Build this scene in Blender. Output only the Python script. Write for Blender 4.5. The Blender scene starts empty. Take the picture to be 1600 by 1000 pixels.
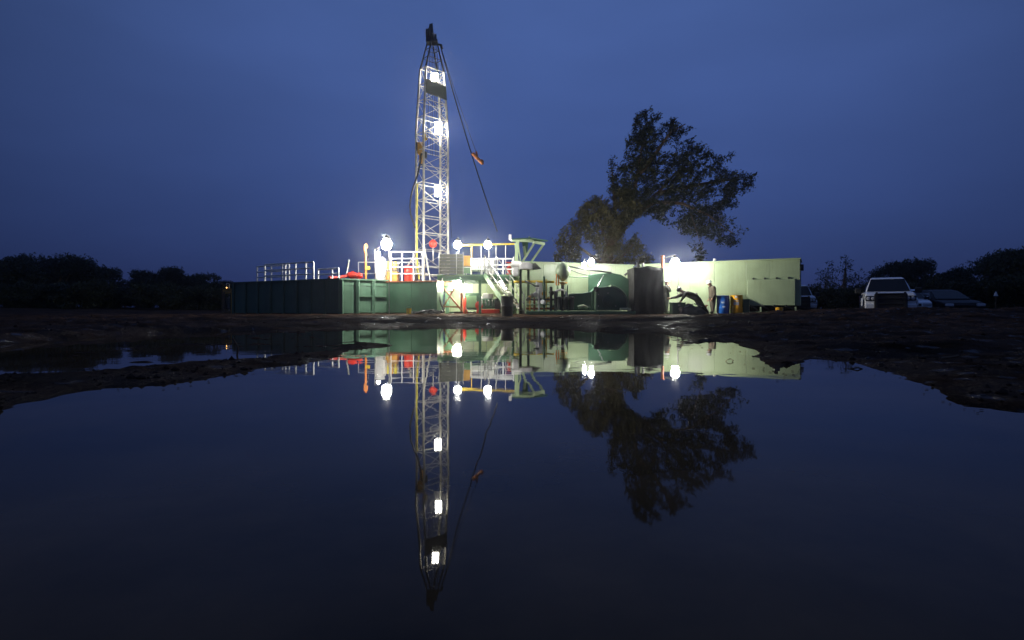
import bpy, math, random
import numpy as np
from mathutils import Vector, Matrix, Quaternion
rnd = random.Random(11)
S = bpy.context.scene
COL = S.collection
# ------------------------------------------------------------------ camera
F = 889.0          # focal length in photograph pixels (20 mm on 36 mm)
CH = 0.30          # camera height over the water
HOR = 487.0        # row of the horizon
cd = bpy.data.cameras.new('camera'); cam = bpy.data.objects.new('camera', cd); COL.objects.link(cam)
cam.location = (0, 0, CH); cam.rotation_euler = (math.radians(90), 0, 0)
cd.sensor_width = 36; cd.lens = F / 1600 * 36; cd.shift_y = -(500 - HOR) / 1600
cd.clip_start = 0.02; cd.clip_end = 5000
S.camera = cam
# ------------------------------------------------------------------ dusk sky
SUN_EL, SUN_AZ = math.radians(-3.0), math.radians(8)
w = bpy.data.worlds.new('World'); S.world = w; w.use_nodes = True
nt = w.node_tree; nt.nodes.clear()
N = nt.nodes.new; L = nt.links.new
out = N('ShaderNodeOutputWorld'); bg = N('ShaderNodeBackground'); L(bg.outputs[0], out.inputs[0])
sky = N('ShaderNodeTexSky'); sky.sky_type = 'NISHITA'; sky.sun_disc = False
sky.sun_elevation = SUN_EL; sky.sun_rotation = SUN_AZ; sky.air_density = 1.0; sky.dust_density = 1.0; sky.ozone_density = 3.0
tc = N('ShaderNodeTexCoord'); sep = N('ShaderNodeSeparateXYZ'); L(tc.outputs['Generated'], sep.inputs[0])
ov = N('ShaderNodeMath'); ov.operation = 'MULTIPLY_ADD'; ov.use_clamp = True     # overcast deck: brighter overhead than at the horizon
L(sep.outputs['Z'], ov.inputs[0]); ov.inputs[1].default_value = 1.0; ov.inputs[2].default_value = 0.0
ramp = N('ShaderNodeValToRGB'); L(ov.outputs[0], ramp.inputs[0])
ramp.color_ramp.elements[0].position = 0.02; ramp.color_ramp.elements[0].color = (0.016, 0.030, 0.118, 1)
ramp.color_ramp.elements[1].position = 0.62; ramp.color_ramp.elements[1].color = (0.086, 0.160, 0.44, 1)
# soft cloud mottling, wide streaks
mp = N('ShaderNodeMapping'); mp.inputs['Scale'].default_value = (1, 1, 3.0); L(tc.outputs['Generated'], mp.inputs[0])
nz = N('ShaderNodeTexNoise'); nz.inputs['Scale'].default_value = 1.6; nz.inputs['Detail'].default_value = 4; nz.inputs['Roughness'].default_value = 0.5
L(mp.outputs[0], nz.inputs[0])
mr = N('ShaderNodeMapRange'); mr.inputs[1].default_value = 0.3; mr.inputs[2].default_value = 0.7; mr.inputs[3].default_value = 0.86; mr.inputs[4].default_value = 1.14
L(nz.outputs[0], mr.inputs[0])
# the west, ahead, keeps a little more light than the rest of the dome
az = N('ShaderNodeVectorMath'); az.operation = 'DOT_PRODUCT'; L(tc.outputs['Generated'], az.inputs[0]); az.inputs[1].default_value = (0.05, 1.0, 0.0)
am = N('ShaderNodeMapRange'); am.inputs[1].default_value = 0.60; am.inputs[2].default_value = 1.0; am.inputs[3].default_value = 0.44; am.inputs[4].default_value = 1.06
L(az.outputs['Value'], am.inputs[0])
m1 = N('ShaderNodeMath'); m1.operation = 'MULTIPLY'; L(mr.outputs[0], m1.inputs[0]); L(am.outputs[0], m1.inputs[1])
mix = N('ShaderNodeVectorMath'); mix.operation = 'SCALE'; L(ramp.outputs[0], mix.inputs[0]); L(m1.outputs[0], mix.inputs['Scale'])
nsc = N('ShaderNodeVectorMath'); nsc.operation = 'SCALE'; L(sky.outputs[0], nsc.inputs[0]); nsc.inputs['Scale'].default_value = 0.05
add = N('ShaderNodeVectorMath'); add.operation = 'ADD'; L(mix.outputs[0], add.inputs[0]); L(nsc.outputs[0], add.inputs[1])
L(add.outputs[0], bg.inputs[0]); bg.inputs[1].default_value = 1.0
# what the clouds let through of the set sun
sl = bpy.data.lights.new('sun', 'SUN'); sl.energy = 0.0005; sl.angle = math.radians(40); sl.color = (0.75, 0.85, 1.0)
so = bpy.data.objects.new('sun', sl); COL.objects.link(so); so.rotation_euler = (math.radians(70), 0, math.radians(180) - SUN_AZ)
S.view_settings.view_transform = 'Standard'; S.view_settings.look = 'None'; S.view_settings.exposure = 0; S.view_settings.gamma = 1
S.view_settings.use_curve_mapping = False
S.cycles.sample_clamp_indirect = 4; S.cycles.use_denoising = True; S.cycles.max_bounces = 8
S.cycles.caustics_reflective = False; S.cycles.caustics_refractive = False
S.cycles.volume_bounces = 0
# ------------------------------------------------------------------ helpers
def at(px, py, Y): return Vector(((px - 800) / F * Y, Y, CH + (HOR - py) / F * Y))
def ax(px, Y): return (px - 800) / F * Y
def az_(py, Y): return CH + (HOR - py) / F * Y

MATS = {}
def mat(name, col, rough=0.5, metal=0.0, var=0.25, scale=3.0, bump=0.0, bscale=30.0, streak=0.0, scol=(0.09, 0.045, 0.02), spec=0.5, rvar=0.15, coat=0.0):
    m = bpy.data.materials.new(name); m.use_nodes = True; t = m.node_tree
    b = t.nodes['Principled BSDF']; n = t.nodes.new; l = t.links.new
    b.inputs['Metallic'].default_value = metal; b.inputs['Specular IOR Level'].default_value = spec; b.inputs['Coat Weight'].default_value = coat
    tc = n('ShaderNodeTexCoord'); g = n('ShaderNodeNewGeometry')
    nz = n('ShaderNodeTexNoise'); nz.inputs['Scale'].default_value = scale; nz.inputs['Detail'].default_value = 5
    l(g.outputs['Position'], nz.inputs[0])
    r = n('ShaderNodeMapRange'); r.inputs[1].default_value = 0.3; r.inputs[2].default_value = 0.7
    r.inputs[3].default_value = 1 - var; r.inputs[4].default_value = 1 + var; l(nz.outputs[0], r.inputs[0])
    v = n('ShaderNodeVectorMath'); v.operation = 'SCALE'; v.inputs[0].default_value = col[:3]; l(r.outputs[0], v.inputs['Scale'])
    last = v.outputs[0]
    if streak:
        mp = n('ShaderNodeMapping'); mp.inputs['Scale'].default_value = (5, 5, 0.5); l(g.outputs['Position'], mp.inputs[0])
        n2 = n('ShaderNodeTexNoise'); n2.inputs['Scale'].default_value = 1.5; n2.inputs['Detail'].default_value = 6; n2.inputs['Roughness'].default_value = 0.65; l(mp.outputs[0], n2.inputs[0])
        r2 = n('ShaderNodeMapRange'); r2.inputs[1].default_value = 0.52; r2.inputs[2].default_value = 0.78; r2.inputs[4].default_value = streak; l(n2.outputs[0], r2.inputs[0])
        mx = n('ShaderNodeMix'); mx.data_type = 'RGBA'; l(r2.outputs[0], mx.inputs[0]); l(last, mx.inputs[6]); mx.inputs[7].default_value = (*scol, 1)
        last = mx.outputs[2]
    l(last, b.inputs['Base Color'])
    rr = n('ShaderNodeMapRange'); rr.inputs[1].default_value = 0.3; rr.inputs[2].default_value = 0.7
    rr.inputs[3].default_value = max(0.02, rough - rvar); rr.inputs[4].default_value = min(1, rough + rvar); l(nz.outputs[0], rr.inputs[0]); l(rr.outputs[0], b.inputs['Roughness'])
    if bump:
        n3 = n('ShaderNodeTexNoise'); n3.inputs['Scale'].default_value = bscale; n3.inputs['Detail'].default_value = 4; l(g.outputs['Position'], n3.inputs[0])
        bp = n('ShaderNodeBump'); bp.inputs['Strength'].default_value = bump; bp.inputs['Distance'].default_value = 0.02; l(n3.outputs[0], bp.inputs['Height']); l(bp.outputs[0], b.inputs['Normal'])
    MATS[name] = m
    return m
def emat(name, col, strength):
    m = bpy.data.materials.new(name); m.use_nodes = True; t = m.node_tree; b = t.nodes['Principled BSDF']
    b.inputs['Base Color'].default_value = (0.8, 0.8, 0.8, 1); b.inputs['Emission Color'].default_value = (*col, 1); b.inputs['Emission Strength'].default_value = strength
    MATS[name] = m; return m
mat('white_rail', (0.80, 0.80, 0.77), 0.4, var=0.1, streak=0.2, scol=(0.4, 0.3, 0.2))
mat('mast_white', (0.47, 0.45, 0.385), 0.45, var=0.3, scale=5, streak=0.55, scol=(0.22, 0.15, 0.08))
mat('white_paint', (0.62, 0.61, 0.57), 0.4, var=0.15, streak=0.35, scol=(0.30, 0.22, 0.14))
mat('pale_green', (0.30, 0.375, 0.225), 0.36, var=0.13, scale=1.2, streak=0.5, scol=(0.18, 0.20, 0.115), bump=0.25, bscale=1.6, rvar=0.08)
mat('mid_green', (0.13, 0.23, 0.12), 0.42, var=0.2, scale=1.5, streak=0.4, scol=(0.07, 0.10, 0.05), bump=0.06, bscale=3.0)
mat('dark_green', (0.042, 0.10, 0.058), 0.45, var=0.25, scale=1.5, streak=0.4, scol=(0.04, 0.05, 0.03), bump=0.05, bscale=4)
mat('tank_green', (0.080, 0.155, 0.100), 0.45, var=0.22, scale=1.2, streak=0.45, scol=(0.045, 0.07, 0.035), bump=0.06, bscale=3)
mat('steel', (0.30, 0.30, 0.28), 0.38, 0.85, var=0.25, streak=0.3)
mat('dark_steel', (0.06, 0.06, 0.055), 0.5, 0.4, var=0.3, streak=0.4)
mat('grey_board', (0.075, 0.078, 0.062), 0.6, var=0.2, streak=0.5, scol=(0.05, 0.05, 0.035))
mat('rust', (0.20, 0.055, 0.02), 0.75, var=0.4, scale=8, bump=0.2)
mat('red_paint', (0.50, 0.035, 0.02), 0.42, var=0.2, streak=0.3)
mat('orange_paint', (0.62, 0.20, 0.035), 0.5, var=0.2, streak=0.2)
mat('yellow_paint', (0.65, 0.46, 0.05), 0.45, var=0.2, streak=0.25)
mat('amber', (0.55, 0.30, 0.06), 0.5, var=0.25, streak=0.3)
mat('drum_blue', (0.015, 0.13, 0.50), 0.35, var=0.12, streak=0.2, scol=(0.02, 0.05, 0.12))
mat('drum_yellow', (0.85, 0.42, 0.015), 0.38, var=0.12, streak=0.25)
mat('label_paper', (0.70, 0.70, 0.66), 0.6, var=0.3, scale=25)
mat('black_tarp', (0.016, 0.014, 0.012), 0.65, var=0.3, bump=0.5, bscale=6)
mat('rubber', (0.018, 0.018, 0.018), 0.55, var=0.2)
mat('cable', (0.03, 0.03, 0.03), 0.5, 0.4, var=0.2)
mat('wood', (0.16, 0.10, 0.05), 0.7, var=0.4, scale=10, streak=0.4)
mat('cloth_dark', (0.020, 0.018, 0.012), 0.85, var=0.25, scale=12, bump=0.4, bscale=25)
mat('cloth_tan', (0.075, 0.06, 0.04), 0.85, var=0.25, scale=12, bump=0.4, bscale=25)
mat('cloth_grey', (0.10, 0.10, 0.09), 0.85, var=0.25, scale=12, bump=0.4, bscale=25)
mat('skin', (0.36, 0.20, 0.13), 0.55, var=0.08)
mat('boot', (0.025, 0.018, 0.012), 0.6)
mat('hat_white', (0.62, 0.62, 0.60), 0.35, var=0.1)
mat('hat_dark', (0.05, 0.045, 0.035), 0.4, var=0.1)
mat('car_white', (0.70, 0.71, 0.72), 0.25, var=0.05, coat=0.5, streak=0.2, scol=(0.20, 0.17, 0.13), rvar=0.05)
mat('car_silver', (0.50, 0.51, 0.53), 0.25, 0.3, var=0.05, coat=0.5, rvar=0.05)
mat('car_dark', (0.008, 0.009, 0.012), 0.5, var=0.05, spec=0.2, rvar=0.05)
mat('car_glass', (0.006, 0.007, 0.009), 0.08, var=0.0, rvar=0.02, spec=0.3)
mat('lamp_clear', (0.55, 0.56, 0.58), 0.1, var=0.1, rvar=0.03)
mat('chrome', (0.6, 0.6, 0.6), 0.15, 1.0, var=0.1, rvar=0.05)
mat('black_plastic', (0.012, 0.012, 0.012), 0.5)
mat('plate', (0.55, 0.56, 0.55), 0.4, var=0.2, scale=30)
mat('bark', (0.13, 0.085, 0.05), 0.85, var=0.35, scale=6, bump=0.6, bscale=18)
mat('hose_yellow', (0.60, 0.52, 0.06), 0.5)

def leafmat(name, c0, c1):
    m = bpy.data.materials.new(name); m.use_nodes = True; t = m.node_tree; b = t.nodes['Principled BSDF']
    g = t.nodes.new('ShaderNodeNewGeometry'); mx = t.nodes.new('ShaderNodeMix'); mx.data_type = 'RGBA'
    t.links.new(g.outputs['Random Per Island'], mx.inputs[0]); mx.inputs[6].default_value = (*c0, 1); mx.inputs[7].default_value = (*c1, 1)
    t.links.new(mx.outputs[2], b.inputs['Base Color']); b.inputs['Roughness'].default_value = 0.55
    b.inputs['Specular IOR Level'].default_value = 0.25
    MATS[name] = m
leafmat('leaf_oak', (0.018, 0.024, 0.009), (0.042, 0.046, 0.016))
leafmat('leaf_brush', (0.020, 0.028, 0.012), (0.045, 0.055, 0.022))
leafmat('leaf_lamplit', (0.075, 0.068, 0.022), (0.14, 0.118, 0.042))  # lower leaves: lamp light put in as a lighter, browner colour

ORG = {}
def np_mesh(name, V, Fc):
    me = bpy.data.meshes.new(name); V = np.asarray(V, dtype=np.float32); Fc = np.asarray(Fc, dtype=np.int32); k = Fc.shape[1]
    me.vertices.add(len(V)); me.vertices.foreach_set('co', V.ravel())
    me.loops.add(Fc.size); me.loops.foreach_set('vertex_index', Fc.ravel())
    me.polygons.add(len(Fc)); me.polygons.foreach_set('loop_start', np.arange(0, Fc.size, k, dtype=np.int32)); me.polygons.foreach_set('loop_total', np.full(len(Fc), k, dtype=np.int32))
    me.update(calc_edges=True); me.validate(); return me
def tag(o, label=None, cat=None, group=None, kind=None):
    if label: o['label'] = label
    if cat: o['category'] = cat
    if group: o['group'] = group
    if kind: o['kind'] = kind
    return o
def thing(name, label, cat, loc=(0, 0, 0), rz=0.0, group=None, world=True):
    o = bpy.data.objects.new(name, None); COL.objects.link(o); o.location = loc; o.rotation_euler = (0, 0, rz); o.empty_display_size = 0.2
    ORG[o.name] = Vector(loc) if world else Vector((0, 0, 0))
    return tag(o, label, cat, group)
def frame_of(d):
    d = Vector(d).normalized(); a = Vector((0, 0, 1)) if abs(d.z) < 0.95 else Vector((1, 0, 0))
    u = d.cross(a).normalized(); return u, d.cross(u).normalized(), d
class MB:
    def __init__(s): s.v = []; s.f = []
    def _add(s, vs, fs):
        k = len(s.v); s.v += [Vector(p) for p in vs]; s.f += [tuple(i + k for i in f) for f in fs]; return s
    def box(s, c, size, rz=0.0):
        x, y, z = [q / 2 for q in size]; c = Vector(c); R = Matrix.Rotation(rz, 3, 'Z')
        P = [R @ Vector((a * x, b * y, d * z)) + c for a, b, d in ((-1,-1,-1),(1,-1,-1),(1,1,-1),(-1,1,-1),(-1,-1,1),(1,-1,1),(1,1,1),(-1,1,1))]
        return s._add(P, ((0,3,2,1),(4,5,6,7),(0,1,5,4),(1,2,6,5),(2,3,7,6),(3,0,4,7)))
    def beam(s, p0, p1, w, h=None, up=None):
        p0 = Vector(p0); p1 = Vector(p1); h = h or w; d = (p1 - p0).normalized()
        if up is not None:
            u = d.cross(Vector(up)).normalized(); v = u.cross(d)
        else: u, v, _ = frame_of(d)
        P = [p + u * a * w / 2 + v * b * h / 2 for p in (p0, p1) for a, b in ((-1,-1),(1,-1),(1,1),(-1,1))]
        return s._add(P, ((0,3,2,1),(4,5,6,7),(0,1,5,4),(1,2,6,5),(2,3,7,6),(3,0,4,7)))
    def path(s, pts, r, seg=8):
        pts = [Vector(p) for p in pts]; n = len(pts); rr = r if isinstance(r, (list, tuple)) else [r] * n
        rings = []; u0 = None
        for i, p in enumerate(pts):
            d = (pts[min(i + 1, n - 1)] - pts[max(i - 1, 0)]).normalized()
            if u0 is None: u, v, _ = frame_of(d)
            else:
                u = (u0 - d * u0.dot(d)).normalized(); v = d.cross(u)
            u0 = u; rings += [p + (u * math.cos(2 * math.pi * j / seg) + v * math.sin(2 * math.pi * j / seg)) * rr[i] for j in range(seg)]
        fs = [(i * seg + j, i * seg + (j + 1) % seg, (i + 1) * seg + (j + 1) % seg, (i + 1) * seg + j) for i in range(n - 1) for j in range(seg)]
        fs += [tuple(range(seg))[::-1], tuple(range((n - 1) * seg, n * seg))]
        return s._add(rings, fs)
    def lathe(s, c, prof, axis=(0, 0, 1), seg=20):
        c = Vector(c); u, v, d = frame_of(axis); vs = []; n = len(prof)
        for r, h in prof: vs += [c + d * h + (u * math.cos(2 * math.pi * j / seg) + v * math.sin(2 * math.pi * j / seg)) * max(r, 1e-4) for j in range(seg)]
        fs = [(i * seg + j, i * seg + (j + 1) % seg, (i + 1) * seg + (j + 1) % seg, (i + 1) * seg + j) for i in range(n - 1) for j in range(seg)]
        fs += [tuple(range(seg))[::-1], tuple(range((n - 1) * seg, n * seg))]
        return s._add(vs, fs)
    def prism(s, poly, vec):          # poly: 3-D points of a planar outline
        n = len(poly); vec = Vector(vec); P = [Vector(p) for p in poly]; P += [p + vec for p in P]
        return s._add(P, [tuple(range(n))[::-1], tuple(range(n, 2 * n))] + [(i, (i + 1) % n, n + (i + 1) % n, n + i) for i in range(n)])
    def build(s, name, m, parent=None, smooth=False, bevel=0.0):
        org = ORG.get(parent.name, Vector((0, 0, 0))) if parent else Vector((0, 0, 0))
        me = bpy.data.meshes.new(name); me.from_pydata([tuple(p - org) for p in s.v], [], s.f); me.update()
        import bmesh
        bm = bmesh.new(); bm.from_mesh(me); bmesh.ops.recalc_face_normals(bm, faces=bm.faces[:]); bm.to_mesh(me); bm.free()
        me.materials.append(MATS[m])
        if smooth:
            me.polygons.foreach_set('use_smooth', [True] * len(me.polygons)); me.set_sharp_from_angle(angle=math.radians(40))
        o = bpy.data.objects.new(name, me); COL.objects.link(o)
        if bevel:
            b = o.modifiers.new('bevel', 'BEVEL'); b.width = bevel; b.segments = 2; b.limit_method = 'ANGLE'
        if parent: o.parent = parent
        ORG[o.name] = org
        return o
UNIT = {}
def bar(name, p0, p1, w, m, parent, tube=False, h=None, roll=None):
    """one straight piece between two points; alike pieces share mesh data"""
    key = (m, tube)
    if key not in UNIT:
        b = MB()
        if tube: b.path([(0, 0, 0), (0, 0, 1)], 0.5, 10)
        else: b.box((0, 0, 0.5), (1, 1, 1))
        o = b.build('x', m, None, smooth=tube); UNIT[key] = o.data; o.data.name = 'bar'; bpy.data.objects.remove(o)
    org = ORG.get(parent.name, Vector((0, 0, 0))); p0 = Vector(p0) - org; p1 = Vector(p1) - org; d = p1 - p0
    o = bpy.data.objects.new(name, UNIT[key]); COL.objects.link(o); o.parent = parent
    q = d.to_track_quat('Z', 'Y')
    o.matrix_local = Matrix.Translation(p0) @ q.to_matrix().to_4x4() @ Matrix.Diagonal((w, h or w, d.length, 1))
    ORG[o.name] = org
    return o
def dup(root, loc, rz=None, label=None, scale=None, group=None):
    r = root.copy(); COL.objects.link(r); r.location = loc
    if rz is not None: r.rotation_euler = (0, 0, rz)
    if scale is not None: r.scale = scale if hasattr(scale, '__len__') else (scale,) * 3
    if label: r['label'] = label
    if group: r['group'] = group
    def kids(a, b):
        for ch in list(a.children):
            if ch.name in seen: continue
            c = ch.copy(); COL.objects.link(c); seen.add(c.name); c.parent = b; kids(ch, c)
    seen = set(); kids(root, r); return r
def smoothstep(a, b, x):
    t = np.clip((x - a) / (b - a), 0, 1); return t * t * (3 - 2 * t)
def vnoise(x, y, seed):
    xi = np.floor(x).astype(np.int64); yi = np.floor(y).astype(np.int64); fx = x - xi; fy = y - yi
    fx = fx * fx * (3 - 2 * fx); fy = fy * fy * (3 - 2 * fy)
    def hsh(a, b):
        h = (a * 374761393 + b * 668265263 + seed * 974634777) & 0xffffffff; h = ((h ^ (h >> 13)) * 1274126177) & 0xffffffff
        return ((h ^ (h >> 16)) & 0xffff) / 65535.0
    return (hsh(xi, yi) * (1 - fx) + hsh(xi + 1, yi) * fx) * (1 - fy) + (hsh(xi, yi + 1) * (1 - fx) + hsh(xi + 1, yi + 1) * fx) * fy - 0.5
# ------------------------------------------------------------------ ground and puddle
def shore(px, py): Y = CH * F / (py - HOR); return (ax(px, Y), Y)
SH = [(-40, 642), (0, 632), (39, 625), (99, 612), (180, 604), (258, 598), (315, 590), (380, 581), (450, 570), (515, 560), (556, 547), (600, 540), (560, 534), (500, 531), (470, 524), (490, 515), (560, 512.5), (627, 511.5), (720, 511), (820, 511.5), (880, 514), (936, 517), (1000, 519), (1040, 522), (1066, 530), (1092, 538), (1106, 533), (1150, 534), (1172, 548), (1202, 566), (1214, 576), (1222, 586), (1229, 577), (1262, 560), (1333, 565), (1375, 574), (1417, 585), (1445, 602), (1487, 623), (1530, 637), (1600, 645), (1680, 650)]
PUD = np.array([(-9, -7), (-6, 0.2)] + [(-2.6, 1.62)] + [shore(*p) for p in SH] + [(3.2, 1.45), (7, 0.5), (9, -7)])
def sdist(x, y, poly):
    d = np.full(x.shape, 1e9); ins = np.zeros(x.shape, bool); n = len(poly)
    for i in range(n):
        ax_, ay = poly[i]; bx, by = poly[(i + 1) % n]; ex, ey = bx - ax_, by - ay; l2 = ex * ex + ey * ey + 1e-12
        t = np.clip(((x - ax_) * ex + (y - ay) * ey) / l2, 0, 1); d = np.minimum(d, (x - ax_ - t * ex) ** 2 + (y - ay - t * ey) ** 2)
        c = ((ay > y) != (by > y)) & (x < ex * (y - ay) / (ey if abs(ey) > 1e-12 else 1e-12) + ax_); ins ^= c
    d = np.sqrt(d); return np.where(ins, -d, d)
WET = np.array([shore(*p) for p in [(-60, 592), (60, 586), (200, 576), (330, 567), (420, 557), (500, 548), (545, 537), (480, 522), (400, 517), (300, 519), (180, 525), (60, 534), (-60, 542)]])
def ground_h(x, y):
    x = np.asarray(x, float); y = np.asarray(y, float)
    wx = x + 0.10 * vnoise(x * 3, y * 3, 5) + 0.04 * vnoise(x * 11, y * 11, 6); wy = y + (0.25 * vnoise(x * 2.2, y * 2.2, 7) + 0.05 * vnoise(x * 9, y * 9, 8)) * np.clip(y / 4, 0.25, 1.2)
    s = sdist(wx, wy, PUD); r = np.hypot(x, y)
    base = 0.02 + 0.03 * smoothstep(9, 22, y) + 0.13 * smoothstep(25.3, 27.2, y)
    base += 0.25 * smoothstep(5.5, 11, x) * smoothstep(9, 16, y) * (1 - smoothstep(20, 23.5, y)) * (1 - smoothstep(27, 30, y) * 0)
    base += 0.05 * smoothstep(1, 6, np.abs(x)) * smoothstep(2, 6, y) * (1 - smoothstep(24, 27, y))
    base -= 0.17 * smoothstep(15.2, 16.5, x) * smoothstep(22, 24, y)
    base += 0.55 * smoothstep(36, 70, r)
    n = 0.05 * vnoise(x * 0.7, y * 1.6, 1) + 0.045 * vnoise(x * 1.7 + 3, y * 3.6, 2) + 0.028 * vnoise(x * 5, y * 8, 3) + 0.016 * vnoise(x * 14, y * 16, 4) + 0.008 * vnoise(x * 37, y * 37, 9)
    lift = smoothstep(0.0, 0.55, s); far = (1 - 0.5 * smoothstep(25, 27, y)) * (0.62 + 0.38 * smoothstep(2.5, 7, r))
    h_out = 0.006 + np.minimum(s, 0.25) * 0.05 + base * smoothstep(0.0, 1.8, s) + n * (0.22 + 0.78 * lift) * far
    rut = 0
    for c0, c1, wv in ((12.6, .10, 1.3), (14.4, .10, 1.3), (17.6, -.07, 2.1), (19.4, -.07, 2.1), (22.0, .03, .7), (23.8, .03, .7)):
        dd = y - (c0 + c1 * x + .35 * np.sin(x * .35 + wv)); rut = rut - .07 * np.exp(-(dd / .24) ** 2) + .05 * np.exp(-((np.abs(dd) - .42) / .16) ** 2)
    h_out = h_out + rut * smoothstep(.6, 2.5, s) * (1 + 1.2 * vnoise(x * .5, y * .5, 21))
    wet = smoothstep(-0.10, 0.25, sdist(wx, wy, WET))
    h_wet = -0.012 + 0.34 * n + 0.020 * vnoise(x * 6, y * 11, 12) + 0.012 * vnoise(x * 17, y * 23, 13)
    h_out = h_wet * (1 - wet) + h_out * wet
    h_in = np.maximum(s * 0.10, -0.06) + n * 0.30 * np.exp(s * 2.2) - 0.012 * smoothstep(0, 0.3, -s)
    return np.where(s > 0, h_out, h_in)
def gz(x, y): return float(ground_h(np.array([x]), np.array([y]))[0])
def make_ground():
    rad = [0.0]; r = 0.35
    while r < 320: rad.append(r); r *= 1.0125 if r < 34 else 1.06
    rad = np.array(rad)
    front = np.linspace(-58, 58, 560); back = np.linspace(58, 302, 62)[1:-1]
    ang = np.radians(np.concatenate([front, back])); nr, na = len(rad), len(ang)
    X = rad[:, None] * np.sin(ang)[None]; Y = rad[:, None] * np.cos(ang)[None]; Z = ground_h(X, Y)
    V = np.stack([X, Y, Z], -1).reshape(-1, 3); i = np.arange(nr - 1)[:, None]; j = np.arange(na)[None]; j2 = (j + 1) % na
    Fc = np.stack([i * na + j, i * na + j2, (i + 1) * na + j2, (i + 1) * na + j], -1).reshape(-1, 4)[:, ::-1]
    me = np_mesh('ground', V, Fc); me.polygons.foreach_set('use_smooth', [True] * len(me.polygons))
    o = bpy.data.objects.new('ground', me); COL.objects.link(o); o['kind'] = 'structure'
    m = bpy.data.materials.new('wet_mud'); m.use_nodes = True; t = m.node_tree; b = t.nodes['Principled BSDF']; n = t.nodes.new; l = t.links.new
    g = n('ShaderNodeNewGeometry')
    a = n('ShaderNodeTexNoise'); a.inputs['Scale'].default_value = 0.9; a.inputs['Detail'].default_value = 7; l(g.outputs['Position'], a.inputs[0])
    cr = n('ShaderNodeValToRGB'); l(a.outputs[0], cr.inputs[0]); cr.color_ramp.elements[0].position = 0.35; cr.color_ramp.elements[0].color = (0.020, 0.012, 0.008, 1)
    cr.color_ramp.elements[1].position = 0.7; cr.color_ramp.elements[1].color = (0.085, 0.048, 0.029, 1); l(cr.outputs[0], b.inputs['Base Color'])
    c = n('ShaderNodeTexNoise'); c.inputs['Scale'].default_value = 2.3; c.inputs['Detail'].default_value = 6; l(g.outputs['Position'], c.inputs[0])
    d = n('ShaderNodeTexNoise'); d.inputs['Scale'].default_value = 22; d.inputs['Detail'].default_value = 8; d.inputs['Roughness'].default_value = 0.65; l(g.outputs['Position'], d.inputs[0])
    bp = n('ShaderNodeBump'); bp.inputs['Strength'].default_value = 1.0; bp.inputs['Distance'].default_value = 0.06; l(d.outputs[0], bp.inputs['Height'])
    t.nodes.remove(b); df = n('ShaderNodeBsdfDiffuse'); l(cr.outputs[0], df.inputs['Color']); l(bp.outputs[0], df.inputs['Normal'])
    gl = n('ShaderNodeBsdfGlossy'); gl.inputs['Roughness'].default_value = 0.32; l(bp.outputs[0], gl.inputs['Normal'])
    rr = n('ShaderNodeMapRange'); rr.inputs[1].default_value = 0.46; rr.inputs[2].default_value = 0.66; rr.inputs[3].default_value = 0.022; rr.inputs[4].default_value = 0.003; l(c.outputs[0], rr.inputs[0])
    gm = n('ShaderNodeTexNoise'); gm.inputs['Scale'].default_value = 7; gm.inputs['Detail'].default_value = 3; l(g.outputs['Position'], gm.inputs[0])
    gr_ = n('ShaderNodeMapRange'); gr_.inputs[1].default_value = 0.60; gr_.inputs[2].default_value = 0.68; gr_.inputs[4].default_value = 0.12; l(gm.outputs[0], gr_.inputs[0])
    ga = n('ShaderNodeMath'); ga.operation = 'ADD'; l(rr.outputs[0], ga.inputs[0]); l(gr_.outputs[0], ga.inputs[1]); rr = ga
    gq = n('ShaderNodeMapRange'); gq.inputs[1].default_value = 0.58; gq.inputs[2].default_value = 0.66; gq.inputs[3].default_value = 0.34; gq.inputs[4].default_value = 0.13; l(gm.outputs[0], gq.inputs[0]); l(gq.outputs[0], gl.inputs['Roughness'])
    ms = n('ShaderNodeMixShader'); l(rr.outputs[0], ms.inputs[0]); l(df.outputs[0], ms.inputs[1]); l(gl.outputs[0], ms.inputs[2]); l(ms.outputs[0], t.nodes['Material Output'].inputs['Surface'])
    me.materials.append(m)
make_ground()
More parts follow.
